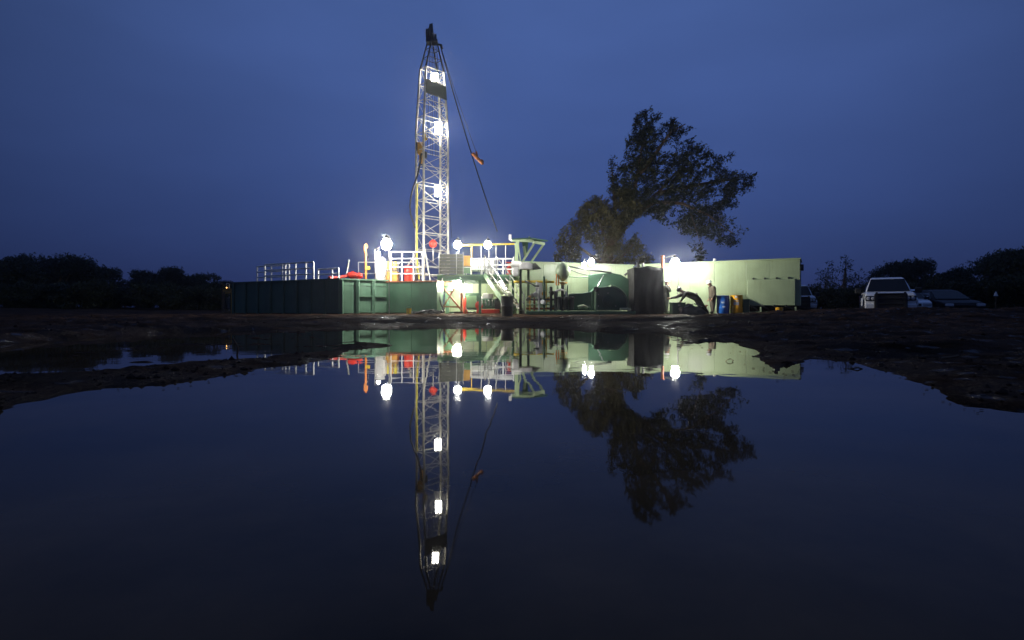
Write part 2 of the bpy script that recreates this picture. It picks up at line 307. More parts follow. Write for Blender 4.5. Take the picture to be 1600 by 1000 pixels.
def make_water():
    m = bpy.data.materials.new('puddle'); m.use_nodes = True; t = m.node_tree; b = t.nodes['Principled BSDF']; n = t.nodes.new; l = t.links.new
    b.inputs['Specular Tint'].default_value = (1, 0.95, 0.72, 1); b.inputs['IOR'].default_value = 1.17
    g = n('ShaderNodeNewGeometry')
    a = n('ShaderNodeTexNoise'); a.inputs['Scale'].default_value = 1.6; a.inputs['Detail'].default_value = 3; l(g.outputs['Position'], a.inputs[0])
    bp = n('ShaderNodeBump'); bp.inputs['Strength'].default_value = 0.16; bp.inputs['Distance'].default_value = 0.01; l(a.outputs[0], bp.inputs['Height'])
    a2 = n('ShaderNodeTexNoise'); a2.inputs['Scale'].default_value = 0.9; a2.inputs['Detail'].default_value = 5; l(g.outputs['Position'], a2.inputs[0]); r2 = n('ShaderNodeMapRange'); r2.inputs[1].default_value = 0.35; r2.inputs[2].default_value = 0.7; r2.inputs[3].default_value = 0.008; r2.inputs[4].default_value = 0.04; l(a2.outputs[0], r2.inputs[0]); l(r2.outputs[0], b.inputs['Roughness']); l(bp.outputs[0], b.inputs['Normal'])
    s1 = n('ShaderNodeTexNoise'); s1.inputs['Scale'].default_value = 1.1; s1.inputs['Detail'].default_value = 6; s1.inputs['Roughness'].default_value = 0.6; l(g.outputs['Position'], s1.inputs[0])
    sr = n('ShaderNodeValToRGB'); l(s1.outputs[0], sr.inputs[0]); sr.color_ramp.elements[0].position = 0.35; sr.color_ramp.elements[0].color = (0.030, 0.018, 0.008, 1); sr.color_ramp.elements[1].position = 0.70; sr.color_ramp.elements[1].color = (0.15, 0.09, 0.038, 1); l(sr.outputs[0], b.inputs['Base Color'])
    MATS['puddle'] = m
    me = np_mesh('water', [(-16, -8, 0), (16, -8, 0), (16, 13, 0), (-16, 13, 0)], [(0, 1, 2, 3)]); me.materials.append(m)
    o = bpy.data.objects.new('water', me); COL.objects.link(o); o['kind'] = 'structure'
make_water()
# ------------------------------------------------------------------ lamps
emat('glow_white', (1.0, 0.985, 0.93), 400)
emat('glow_warm', (1.0, 0.95, 0.78), 400)
emat('glow_mast', (1.0, 0.96, 0.86), 170)
emat('glow_big', (1.0, 0.98, 0.90), 560)
emat("glow_amber", (1.0, 0.55, 0.15), 14)
def tube_lamp(p, label, glow, h=.5):
    p = Vector(p); t = thing('flood_lamp', label, 'lamp', p, group='lit work lamps around the rig')
    for k in (-1, 1):
        o = MB().path([p + Vector((k * .10, 0, -h / 2)), p + Vector((k * .10, 0, h / 2))], .065, 10).build('tube', glow, t, True)
        for e in (-1, 1): MB().path([p + Vector((k * .10, 0, e * h / 2)), p + Vector((k * .10, 0, e * (h / 2 + .05)))], .075, 10).build('tube_end', 'dark_steel', o, True)
    MB().box(p + Vector((0, .10, 0)), (.10, .04, h * 1.1)).build('backplate', 'steel', t, bevel=.01)
    MB().path([p + Vector((0, .1, h / 2)), p + Vector((.05, .25, h / 2 + .15)), p + Vector((.1, .45, h / 2 + .1))], .025, 6).build('bracket', 'steel', t, True)
    return t
def globe_lamp(p, label, r=0.12, glow='glow_white', post=None, back=(0, 1, 0), refl=False):
    p = Vector(p); t = thing('flood_lamp', label, 'lamp', p, group='lit work lamps around the rig')
    b = MB(); prof = [(0.02 * r, -r)] + [(r * math.cos(a), r * math.sin(a)) for a in np.linspace(-1.3, 0.9, 7)] + [(0.55 * r, r)]
    b.lathe(p, prof, (0, 0, 1), 12).build('bulb', glow, t, True)
    MB().lathe(p + Vector((0, 0, r * 1.02)), [(r * 0.5, 0), (r * 0.75, 0.03), (r * 0.55, 0.10), (r * 0.2, 0.15)], (0, 0, 1), 12).build('cap', 'dark_steel', t, True)
    if refl: MB().prism([p + Vector(q_) * r for q_ in ((-1.7, .9, -1.0), (-1.25, 1.25, -1.25), (1.25, 1.25, -1.25), (1.7, .9, -1.0), (1.7, .9, 1.0), (1.25, 1.25, 1.3), (-1.25, 1.25, 1.3), (-1.7, .9, 1.0))][:4] , (0, 0, r * 2.3)).build('reflector', 'white_rail', t)
    gd = MB().lathe(p + Vector((0, 0, -r * .1)), [(r * 1.13, -.012), (r * 1.16, 0), (r * 1.13, .012)], (0, 0, 1), 14).build('guard', 'dark_steel', t, True)
    for q_ in range(5):
        a_ = 2 * math.pi * q_ / 5 + .5; MB().path([p + Vector((math.cos(a_) * r * k_, math.sin(a_) * r * k_, r * h_)) for k_, h_ in ((.6, 1.05), (1.08, .5), (1.13, -.1), (.85, -.8), (.15, -1.14))], .008, 5).build('guard_wire', 'dark_steel', gd, True)
    k = MB()
    e = Vector(post) if post is not None else p + Vector(back).normalized() * 0.5
    k.path([p + Vector((0, 0, r + 0.14)), p + Vector((0, 0, r + 0.2)), (p + Vector((0, 0, r + 0.2))).lerp(e, 0.6) if post is None else Vector((e.x, e.y, p.z + r + 0.2)), e], 0.025, 6)
    k.build('bracket', 'steel', t, True)
    return t
# ------------------------------------------------------------------ handrail as part with sub-parts
def handrail(parent, pts, h, mids, r, m='white_rail', posts=None, name='handrail'):
    """pts: foot line in world coords"""
    pts = [Vector(p) for p in pts]; up = Vector((0, 0, h))
    top = MB(); top.path([p + up for p in pts], r, 8); o = top.build(name, m, parent, True)
    for k in mids:
        for a, b in zip(pts[:-1], pts[1:]): bar('mid_rail', a + up * k, b + up * k, r * 1.7, m, o, True)
    for a in (posts or pts): bar('post', a, Vector(a) + up, r * 2, m, o, True)
    return o
# ------------------------------------------------------------------ mud tank on the left
def tank_wall(t, a, b, z0, z1, n, m, inward, ribw=0.10):
    a = Vector(a); b = Vector(b); d = (b - a); nrm = Vector(inward).normalized()
    for i in range(n):
        p = a + d * (i / n) + d.normalized() * 0.01; q = a + d * ((i + 1) / n) - d.normalized() * 0.01
        MB().prism([(p.x, p.y, z0), (q.x, q.y, z0), (q.x, q.y, z1), (p.x, p.y, z1)], nrm * 0.05).build('panel', m, t, bevel=0.006)
    for i in range(n + 1):
        p = a + d * (i / n) - nrm * (ribw / 2 - 0.004)
        bar('rib', (p.x, p.y, z0 - 0.04), (p.x, p.y, z1 - 0.01), ribw, m, t)
G0 = 0.17
A0, A1, A2 = at(366, 0, 30.6), at(532, 0, 27.0), at(606, 0, 28.3)
for p in (A0, A1, A2): p.z = 0
A3 = A0 + (A2 - A1)
ZT = az_(437, 27.0)
tk = thing('mud_tank', 'long dark green ribbed steel tank with white handrails at the left', 'tank', (A1.x, A1.y, G0))
inw = (A2 - A1).normalized()
tank_wall(tk, A0, A1, G0 + 0.06, ZT, 8, 'tank_green', inw)
ie = (A0 - A1).normalized()
tank_wall(tk, A1, A2, G0 + 0.06, ZT, 3, 'tank_green', ie, 0.14)
tank_wall(tk, A3, A0, G0 + 0.06, ZT, 3, 'tank_green', -ie)
tank_wall(tk, A2, A3, G0 + 0.06, ZT, 8, 'tank_green', -inw)
b = MB()
for p, q in ((A0, A1), (A1, A2), (A2, A3), (A3, A0)): b.beam((p.x, p.y, ZT + 0.03), (q.x, q.y, ZT + 0.03), 0.17, 0.07)
b.build('rim', 'tank_green', tk)
b = MB()
for p, q in ((A0, A1), (A3, A2)): b.beam(Vector((p.x, p.y, G0 + 0.0)) + ie * 0.2 + (inw if p is A0 else -inw) * 0.15, Vector((q.x, q.y, G0)) - ie * (-0.2) + (inw if p is A0 else -inw) * 0.15, 0.18, 0.18)
b.build('skid', 'dark_steel', tk)
dk = A0.lerp(A2, 0.5)
MB().prism([(p.x, p.y, ZT - 0.3) for p in (A0 + inw * .1, A1 + inw * .1, A2 - inw * .1, A3 - inw * .1)], (0, 0, 0.04)).build('deck', 'dark_steel', tk)
e0 = A1.lerp(A2, 0.34); e1 = A1.lerp(A2, 0.98)
for zz in (1.05, 0.30):
    bar('cross_bar', (e0.x, e0.y, zz) - ie * 0.09 if False else Vector((e0.x, e0.y, zz)) - ie * 0.07, Vector((e1.x, e1.y, zz)) - ie * 0.07, 0.07, 'tank_green', tk)
# front rail, left stretch, with its return at the far end, then the lower stretch
up = Vector((0, 0, ZT + 0.05))
def onl(px, off=0.12):
    a_ = A0 + inw * off; d_ = A1 - A0; k_ = (px - 800) / F; t_ = (k_ * a_.y - a_.x) / (d_.x - k_ * d_.y); return a_ + d_ * t_ + up
handrail(tk, [onl(414), onl(441), onl(446), onl(462), onl(478), onl(490)], 0.88, (0.33, 0.66), 0.042)
handrail(tk, [onl(402, 1.1), onl(424, 1.1), onl(452, 1.1)], 0.90, (0.33, 0.66), 0.04)
handrail(tk, [onl(497), onl(519), onl(529)], 0.50, (0.5,), 0.042)
# ------------------------------------------------------------------ smooth water tank
B0, B1 = at(604, 0, 27.9), at(683, 0, 27.3)
B0.z = B1.z = 0; bd = (B1 - B0).normalized(); bn = Vector((-bd.y, bd.x, 0)); ZB = az_(440.5, 27.5)
wt = thing('water_tank', 'smooth dark green box tank left of the brightly lit space under the rig floor', 'tank', (B0.x, B0.y, G0))
L_ = (B1 - B0).length
for i in range(2):
    p = B0 + bd * (L_ * i / 2 + 0.004); q = B0 + bd * (L_ * (i + 1) / 2 - 0.004)
    MB().prism([(p.x, p.y, G0 + 0.08), (q.x, q.y, G0 + 0.08), (q.x, q.y, ZB), (p.x, p.y, ZB)], bn * 0.9).build('panel', 'dark_green', wt, bevel=0.01)
MB().prism([p + bn * k for p, k in ((B0 - bd * .02, -.03), (B1 + bd * .02, -.03), (B1 + bd * .02, .95), (B0 - bd * .02, .95))], (0, 0, 0.06)).build('lid', 'rust', wt).location.z += ZB
MB().beam((B0.x, B0.y, G0 + .02) + bn * 0 if False else Vector((B0.x, B0.y, G0 + .02)) + bn * .2, Vector((B1.x, B1.y, G0 + .02)) + bn * .2, 0.2, 0.14).build('skid', 'dark_steel', wt)
q = at(664, 482, 27.35)
t = thing('hose_coil', 'tangle of black hoses on the mud before the smooth green tank', 'hose', (q.x, 26.9, gz(q.x, 26.9)))
for k in range(3):
    c = Vector((q.x + 0.25 * k, 26.9 + .1 * k, gz(q.x + .25 * k, 26.9 + .1 * k) + 0.04 + 0.04 * k)); R = 0.36 - 0.06 * k
    MB().path([c + Vector((R * 1.5 * math.cos(a), R * 0.5 * math.sin(a), 0.05 * math.sin(3 * a + k) + .02)) for a in np.linspace(0.2, 5.8, 26)], 0.035, 6).build('hose', 'rubber', t, True)
q = at(640, 481, 27.4)
t = thing('grease_pail', 'small yellow pail at the foot of the smooth green tank', 'bucket', (q.x, 27.2, gz(q.x, 27.2)))
MB().lathe(ORG[t.name], [(0.10, 0), (0.125, 0.26), (0.13, 0.27)], seg=16).build('body', 'yellow_paint', t, True)
MB().path([ORG[t.name] + Vector((0.13 * math.cos(a), 0, 0.25 + 0.10 * math.sin(a))) for a in np.linspace(0, math.pi, 9)], 0.006, 5).build('handle', 'steel', t, True)
# ------------------------------------------------------------------ carrier deck behind the tanks
ZD = 1.72
cr = thing('rig_carrier', 'long rust edged steel carrier deck that carries the lattice mast', 'trailer', (-6.0, 30, G0))
MB().box((-5.65, 30.2, ZD), (5.4, 2.9, 0.14)).build('deck', 'rust', cr, bevel=0.01)
for y in (29.1, 31.3): bar('chassis_beam', (-8.3, y, ZD - 0.22), (-3.0, y, ZD - 0.22), 0.16, 'dark_green', cr, h=0.3)
for x in (-8.0, -6.2, -4.4, -3.3):
    for y in (29.1, 31.3): bar('leg', (x, y, gz(x, y) - 0.03), (x, y, ZD - 0.3), 0.18, 'dark_green', cr)
for a, b_ in (((612, 0), (646, 0)),):
    foot = [Vector((ax(px, 28.85), 28.85, ZD + 0.07)) for px in (611, 628, 646, 660)]
    handrail(cr, foot, az_(393.5, 28.85) - ZD - 0.07, (0.28, 0.5, 0.78), 0.028)
handrail(cr, [Vector((ax(px, 31.5), 31.5, ZD + 0.07)) for px in (560, 590, 622, 655)], 1.25, (0.5,), 0.025)
# ------------------------------------------------------------------ things on the deck and the tank
def motor(px, py0, py1, Y, w, label, m='red_paint'):
    p0 = at(px, py1, Y); h = at(px, py0, Y).z - p0.z
    t = thing('agitator_motor', label, 'motor', p0, group='red motors along the tank top')
    MB().lathe(p0, [(w * .7, 0), (w * .75, h * .12), (w * .5, h * .16), (w * .5, h * .3)]).build('base', m, t, True)
    MB().lathe(p0 + Vector((-w * .9, 0, h * .62)), [(w * .45, 0), (w * .55, .05), (w * .55, w * 1.5), (w * .4, w * 1.7)], (1, 0, 0)).build('housing', m, t, True)
    for k in range(6): MB().lathe(p0 + Vector((-w * .7 + k * w * .2, 0, h * .62)), [(w * .60, 0), (w * .60, .02)], (1, 0, 0), 14).build('fin', m, t, True)
    MB().box(p0 + Vector((0, 0, h * .93)), (w * .5, w * .5, h * .2)).build('terminal_box', m, t, bevel=.01)
motor(551, 424, 439, 28.6, 0.26, 'bulky red motor right of the leaning pipe')
motor(561, 426, 439, 28.3, 0.20, 'smaller red motor close left of the orange hook post')
bx = at(540, 438, 28.7)
t = thing('leaning_pipe', 'pale pipe leaning up beside the red motors', 'pipe', bx)
MB().path([bx, at(545.5, 406, 28.9)], 0.05, 8).build('tube', 'steel', t, True); MB().path([at(545, 409, 28.9), at(545.5, 406, 28.9)], 0.062, 8).build('collar', 'steel', t, True)
bx = at(529, 436, 28.2)
t = thing('suction_pipe', 'red pipe lying on the tank rim left of the red motors', 'pipe', bx)
MB().path([at(514, 434.5, 27.5), at(530, 433, 28.0), at(541, 431, 28.4)], 0.07, 10).build('tube', 'red_paint', t, True); MB().path([at(514, 434.6, 27.5), at(516, 434.3, 27.56)], .10, 10).build('flange', 'red_paint', t, True)
pb = at(571.5, 440, 28.6)
t = thing('hook_post', 'tall orange post with a hooked top left of the double lamp', 'post', pb)
MB().path([pb, at(571.5, 412, 28.6), at(571.5, 396, 28.6)], 0.055, 10).build('post', 'orange_paint', t, True)
MB().path([at(571.5, 396, 28.6), at(570.2, 390, 28.6), at(570.6, 383, 28.6), at(572, 381, 28.6), at(573.3, 384, 28.6), at(574, 388, 28.6)], [.055, .08, .07, .05, .06, .03], 8).build('hook', 'orange_paint', t, True)
MB().path([at(573, 394, 28.6), at(575, 400, 28.55), at(576, 406, 28.6)], 0.02, 6).build('chain', 'steel', t, True)
bar('bracket', at(571.5, 420, 28.6), at(578, 418.5, 28.6), 0.16, 'yellow_paint', t)
p0 = at(594, 441, 28.75)
t = thing('separator_vessel', 'upright white vessel directly below the double lamp', 'tank', p0)
hh = at(594, 402, 28.75).z - p0.z
MB().lathe(p0, [(0.26, 0), (0.26, hh * .92), (0.20, hh * .98), (0.08, hh)], seg=24).build('shell', 'white_paint', t, True)
for k in (0.15, 0.55, 0.88): MB().lathe(p0 + Vector((0, 0, hh * k)), [(0.275, 0), (0.275, 0.05)], seg=24).build('band', 'white_paint', t, True)
MB().path([p0 + Vector((0.22, -.2, .2)), p0 + Vector((0.36, -.25, .35)), p0 + Vector((0.36, -.25, hh * .8)), p0 + Vector((.2, -.2, hh * .9))], 0.03, 8).build('side_pipe', 'steel', t, True)
p0 = at(612, 441, 29.3)
t = thing('mud_cleaner', 'amber and pale machine behind the white rail left of the red drum', 'machine', p0)
MB().box(p0 + Vector((-.05, 0, .28)), (0.8, .6, .5)).build('body', 'amber', t, bevel=.03)
MB().box(p0 + Vector((.05, 0, .72)), (0.55, .5, .3)).build('hopper', 'white_paint', t, bevel=.04)
for k in range(4): MB().lathe(p0 + Vector((-.3 + k * .19, -.33, .62)), [(.03, 0), (.075, .12), (.08, .38), (.04, .42)], seg=12).build('cone', 'hose_yellow' if k % 2 else 'amber', t, True)
MB().path([p0 + Vector((-.45, -.3, .95)), p0 + Vector((.45, -.3, .95))], .05, 8).build('header_pipe', 'white_paint', t, True)
def drum(name, label, p0, r, h, m, rot=0.0, lab=None, open_top=False):
    t = thing(name, label, 'drum', p0); p0 = Vector(p0)
    prof = [(r * .97, 0), (r, .02)]
    for k in (0.32, 0.65): prof += [(r, h * k - .03), (r * 1.035, h * k), (r, h * k + .03)]
    prof += [(r, h - .02), (r * 1.02, h - .01), (r * 1.02, h)]
    MB().lathe(p0, prof + [(r * .94, h), (r * .94, h - .02)], seg=28).build('shell', m, t, True)
    MB().lathe(p0 + Vector((0, 0, h - .012)), [(r * .93, -.01), (r * .93, 0)], seg=28).build('lid', m, t, True)
    MB().lathe(p0 + Vector((r * .5, 0, h - .012)), [(.035, 0), (.035, .02)], seg=12).build('bung', 'steel', t, True)
    if lab:
        for k, (dz, hw, hh_, ang) in enumerate(lab):
            pts = []
            for a in np.linspace(ang - hw, ang + hw, 7): pts.append((a,))
            vs = [p0 + Vector((math.cos(a[0]) * r * 1.008, math.sin(a[0]) * r * 1.008, dz + s * hh_)) for a in pts for s in (-1, 1)]
            vs += [p0 + Vector((math.cos(a[0]) * r * 1.002, math.sin(a[0]) * r * 1.002, dz + s * hh_)) for a in pts for s in (-1, 1)]
            mb = MB(); mb._add(vs, [(2 * i, 2 * i + 2, 2 * i + 3, 2 * i + 1) for i in range(6)] + [(14 + 2 * i, 14 + 2 * i + 1, 14 + 2 * i + 3, 14 + 2 * i + 2) for i in range(6)]); mb.build('label', 'label_paper', t, True)
    return t
drum('red_drum', 'red steel drum behind the white rail at the foot of the mast', at(638.5, 441, 29.2), 0.235, at(638, 415.5, 29.2).z - at(638, 441, 29.2).z, 'red_paint')
# ------------------------------------------------------------------ the mast
MB_ = Vector((ax(662, 30.0), 30.0, 0)); MU = Vector((0.735, 0.678, 0)); MV = Vector((-0.678, 0.735, 0)); WU, WV = 1.58, 0.72
MC = MB_ + MU * WU / 2 + MV * WV / 2
Z0, Z1, Z2 = ZD + 0.10, az_(103, 30.2), az_(62, 30.4)
def mscale(z):
    if z <= Z1: return 1.0 - 0.26 * (z - 10) / (Z1 - 10) if z > 10 else 1.0
    return 0.74 + (0.24 - 0.74) * (z - Z1) / (Z2 - Z1)
def mp_(c, z):   # corner name -> point
    u, v = {'A': (-1, 1), 'B': (-1, -1), 'C': (1, 1), 'D': (1, -1)}[c]; k = mscale(z); kv = k if z <= Z1 else 0.4 + 0.6 * k
    p = MC + MU * (u * WU / 2 * k) + MV * (v * WV / 2 * kv); return Vector((p.x, p.y, z))
mast = thing('drilling_mast', 'tall white lattice drilling mast with dark pulley crown', 'mast', (MC.x, MC.y, Z0))
for c in 'ABCD':
    MB().path([mp_(c, Z0), mp_(c, 10), mp_(c, Z1)], 0.06, 10).build('leg', 'mast_white', mast, True)
    MB().path([mp_(c, Z1), mp_(c, Z2)], [0.05, 0.035], 8).build('upper_leg', 'dark_steel', mast, True)  # above the lamps the lack of light is put into a dark colour
    MB().box(mp_(c, Z0 + 0.05), (0.3, 0.3, 0.12)).build('foot_plate', 'mast_white', mast)
NL = 13; zs = [Z0 + 0.9 + (Z1 - Z0 - 0.9) * i / (NL - 1) for i in range(NL)]
for i, z in enumerate(zs):
    for a, b_ in ('AB', 'BD', 'DC', 'CA'):
        bar('girt', mp_(a, z), mp_(b_, z), 0.042, 'mast_white', mast, True)
    if i == NL - 1: break
    z2 = zs[i + 1]
    for a, b_ in ('AB', 'BD', 'CA'):
        if i % 2: a, b_ = b_, a
        bar('brace', mp_(a, z), mp_(b_, z2), 0.032, 'mast_white', mast, True)
    zm = (z + z2) / 2
    for za, zb in ((z, zm), (zm, z2)):
        bar('lacing', mp_('D', za), mp_('C', zb), 0.024, 'mast_white', mast, True); bar('lacing', mp_('C', za), mp_('D', zb), 0.024, 'mast_white', mast, True)
    bar('ladder_rung', mp_('C', zm), mp_('D', zm), 0.022, 'mast_white', mast, True)
for z in (Z0 + 0.45, Z0 + 0.12):
    for a, b_ in ('AB', 'BD', 'DC', 'CA'): bar('girt', mp_(a, z), mp_(b_, z), 0.07, 'mast_white', mast, True)
for a, b_ in ('AB', 'CA', 'DC'): bar('brace', mp_(a, Z0 + .12), mp_(b_, zs[0]), 0.05, 'mast_white', mast, True)
for k, z in enumerate((Z1 + 0.6, Z1 + 1.1)):
    for a, b_ in ('AB', 'BD', 'DC', 'CA'): bar('upper_girt', mp_(a, z), mp_(b_, z), 0.035, 'dark_steel', mast, True)  # dark colour again stands in for unlit steel
# wide kickers at the foot
bar('kicker', at(651, 395, 30.5), Vector((ax(633, 29.9), 29.9, ZD + .8)), 0.09, 'mast_white', mast, True)
bar('kicker', mp_('D', zs[1] + .6), Vector((ax(703, 31), 31, ZD + 0.9)), 0.07, 'mast_white', mast, True)
bar('kicker', mp_('B', zs[1] + .3), Vector((ax(672, 29.2), 29.2, ZD + 0.2)), 0.08, 'mast_white', mast, True)
# grey wind board below the top lamp
wb = [mp_('B', az_(122, 30)), mp_('D', az_(124, 30)), mp_('D', az_(146, 30)), mp_('B', az_(144, 30))]
MB().prism([p - MV * 0.07 for p in wb], -MV * 0.04).build('wind_board', 'grey_board', mast)
# crown block
cz = Z2
MB().box((MC.x, MC.y, cz + .05), (0.62, 0.5, 0.14)).build('crown_beam', 'dark_steel', mast, bevel=.02)
for k, (du, rr, dz) in enumerate(((-.26, .36, .42), (-.12, .33, .50), (.03, .30, .30), (.18, .22, .30))):
    c = Vector((MC.x + du, MC.y, cz + dz))
    MB().lathe(c - Vector((.045, 0, 0)), [(.06, 0), (rr, 0), (rr - .05, .03), (rr - .05, .06), (rr, .09), (.06, .09)], (1, 0, 0), 20).build('sheave', 'dark_steel', mast, True)
MB().prism([(MC.x - .25, MC.y - .2, cz + .1), (MC.x - .12, MC.y - .2, cz + .95), (MC.x + .05, MC.y - .2, cz + .98), (MC.x + .12, MC.y - .2, cz + .1)], (0, .06, 0)).build('crown_plate', 'dark_steel', mast)
MB().path([(MC.x + .25, MC.y, cz - .05), (MC.x + .5, MC.y, cz - .1), (MC.x + .55, MC.y, cz - .3)], .06, 6).build('side_arm', 'dark_steel', mast, True)
# lines inside the mast
for k, (u, v) in enumerate(((-.25, .05), (-.1, -.05), (.05, .06), (.18, 0), (.3, .05))):
    a = Vector((MC.x + u * .5, MC.y + v, cz)); b_ = MC + MU * u * 1.2 + MV * v; b_ = Vector((b_.x, b_.y, az_(240, 30.4)))
    bar('drill_line', a, b_, 0.022, 'cable', mast, True)
# travelling block with its hose
p = at(657, 232, 30.45)
t = thing('travelling_block', 'brown travelling block hanging inside the mast', 'pulley block', p)
MB().box(p, (.30, .34, .62)).build('cheek', 'amber', t, bevel=.05)
for k in (-1, 1): MB().lathe(p + Vector((k * .17 - .03, 0, .12)), [(.05, 0), (.24, 0), (.24, .06), (.05, .06)], (1, 0, 0), 18).build('sheave', 'dark_steel', t, True)
MB().box(p + Vector((.22, 0, -.35)), (.26, .28, .34)).build('hook_body', 'dark_steel', t, bevel=.05)
MB().path([p + Vector((0, 0, -.3)), p + Vector((.0, 0, -.75)), p + Vector((.12, 0, -.9)), p + Vector((.2, 0, -.75))], .05, 8).build('hook', 'dark_steel', t, True)
MB().box(p + Vector((.05, -.2, -.6)), (.16, .2, .5)).build('swivel', 'amber', t, bevel=.04)
p = at(663.5, 215, 30.1)
t = thing('hanging_tong', 'small mustard yellow tool hanging in the mast below the second lamp', 'tool', p)
MB().box(p, (.16, .16, .36)).build('body', 'yellow_paint', t, bevel=.04); MB().path([p + Vector((0, 0, .18)), p + Vector((.02, 0, 1.2))], .012, 5).build('line', 'cable', t)
MB().path([p + Vector((-.12, 0, .1)), p + Vector((.14, 0, -.1))], .05, 6).build('jaw', 'amber', t, True)
hp = [at(658.5, 240, 30.1), at(656, 258, 29.9), at(652, 275, 29.75), at(646, 292, 29.7), at(642, 308, 29.7), at(640.5, 322, 29.7), at(641.5, 334, 29.75), at(645, 345, 29.8), at(648, 356, 29.9)]
tag(MB().path(hp, 0.045, 8).build('rotary_hose', 'rubber', None, True), 'black hose looping out past the left leg of the mast', 'hose')
yh = [at(652, 288, 30.0), at(651.6, 330, 29.9), at(651.2, 370, 29.9), at(651.5, 400, 29.8), at(652.5, 420, 29.7), at(655, 437, 29.6)]
tag(MB().path(yh, 0.04, 8).build('yellow_hose', 'hose_yellow', None, True), 'yellow hose running down the left side of the mast', 'hose')
p = at(676.5, 381, 29.9)
t = thing('red_buoy_gauge', 'round red gauge housing on the lower mast', 'gauge', p)
MB().lathe(p, [(.05, -.2)] + [(.22 * math.cos(a), .22 * math.sin(a)) for a in np.linspace(-1.1, 1.2, 8)] + [(.05, .24)], seg=18).build('housing', 'red_paint', t, True)
bar('stem', p + Vector((0, 0.1, -1.0)), p + Vector((0, .02, -.1)), .06, 'steel', t, True)
# guy lines
def sag(a, b_, k, n=20): return [a.lerp(b_, i / n) - Vector((0, 0, k * 4 * (i / n) * (1 - i / n))) for i in range(n + 1)]
gA = Vector((MC.x + .45, MC.y, cz - .15)); gB = at(777, 362, 29.2)
tag(MB().path(sag(gA, gB, .35), 0.035, 6).build('hoist_cable', 'cable', None, True), 'thick dark cable slanting from the mast crown to the rig floor', 'cable')
gC = at(746, 243, 29.5)
tag(MB().path(sag(Vector((MC.x + .5, MC.y, cz - .3)), gC, .12), 0.014, 5).build('tugger_line', 'cable', None, True), 'thin line from the mast crown to the hanging orange bar', 'cable')
t = thing('orange_lifting_bar', 'orange bar hanging from a thin line in the sky beside the mast', 'lifting bar', gC)
MB().path([at(738.5, 239.5, 29.5), at(754, 256, 29.5)], .085, 8).build('bar', 'orange_paint', t, True)
MB().path([at(744, 237, 29.5), at(745.5, 243, 29.5), at(743, 245, 29.5)], .06, 6).build('clevis', 'rust', t, True)
MB().path([at(752, 249.5, 29.5), at(754.5, 252, 29.5), at(754, 257, 29.5)], .06, 6).build('end_hook', 'rust', t, True)
for k, (a, b_, lab) in enumerate(((Vector((MC.x + .2, MC.y + .2, cz)), at(706, 372, 31.5), 'thin stay wire dropping just right of the mast'), (Vector((MC.x - .2, MC.y + .3, cz)), at(640, 300, 31.8), 'thin stay wire dropping close along the left of the mast'))):
    if k == 0: tag(MB().path(sag(a, b_, .1), 0.012, 5).build('stay_wire', 'cable', None, True), lab, 'cable')
# mast lamps
tube_lamp(at(679, 121, 30.55), 'topmost lamp on the mast above the grey board', 'glow_mast', 0.42)
tube_lamp(at(685, 200, 30.75), 'second lamp from the top on the mast', 'glow_mast', 0.62)
tube_lamp(at(684, 299, 30.75), 'third and lowest lamp up on the mast', 'glow_mast', 0.55)
# ------------------------------------------------------------------ rig floor
ZF = az_(429, 28.4)
X0, X1 = ax(684, 28.4), ax(804, 28.4); Y0, Y1 = 28.2, 31.4
rf = thing('rig_floor', 'raised green rig floor with braced legs and white rails', 'platform', ((X0 + X1) / 2, Y0, G0))
for i in range(6):
    xa = X0 + (X1 - X0) * i / 6; xb = X0 + (X1 - X0) * (i + 1) / 6 - .01
    MB().box(((xa + xb) / 2, (Y0 + Y1) / 2, ZF - .05), (xb - xa, Y1 - Y0, .08)).build('floor_plate', 'mid_green', rf, bevel=.005)
for y in (Y0 + .05, Y1 - .05): bar('edge_beam', (X0, y, ZF - .2), (X1, y, ZF - .2), 0.1, 'dark_green', rf, h=.22)
for k in range(5): 
    x = X0 + .06 + (X1 - X0 - .12) * k / 4; bar('joist', (x, Y0 + .1, ZF - .19), (x, Y1 - .1, ZF - .19), .08, 'mid_green', rf, h=.16)
for x, m in ((X0 + .07, 'pale_green'), (ax(750, 28.25), 'dark_green'), (X1 - .08, 'dark_green')):
    for y in (Y0 + .08, Y1 - .1): bar('leg', (x, y, gz(x, y) - .03), (x, y, ZF - .3), .13, m, rf)
for a, b_ in (((692, 449), (722, 486)), ((709, 452), (687, 489))): bar('x_brace', at(*a, 28.3), at(*b_, 28.15), .075, 'rust', rf)
bar('lower_tie', at(694, 479, 28.4), at(722, 480, 28.4), .07, 'rust', rf); bar('tie_post', at(721, 458, 28.4), at(721, 487, 28.4), .10, 'rust', rf)
# back wall of the lit bay
bw = Y1 - .25
for i in range(5):
    xa = X0 + .2 + (X1 - X0 - .3) * i / 5; xb = xa + (X1 - X0 - .3) / 5 - .015
    MB().box(((xa + xb) / 2, bw, (G0 + ZF - .3) / 2 + .05), (xb - xa, .05, ZF - .45 - G0)).build('back_panel', 'pale_green', rf, bevel=.006)
# rails of the floor
h1 = az_(405, 28.3) - ZF
handrail(rf, [Vector((ax(p_, 28.3), 28.3, ZF)) for p_ in (736, 760, 786, 801)], h1 + .02, (0.33, 0.6), .035)
handrail(rf, [Vector((X1 - .05, y, ZF)) for y in (28.3, 29.4, 30.5, 31.3)], h1 + .1, (0.5,), .03)
handrail(rf, [Vector((x, 31.3, ZF)) for x in np.linspace(X0 + 1.2, X1 - .05, 4)], h1 + .3, (0.5,), .028)
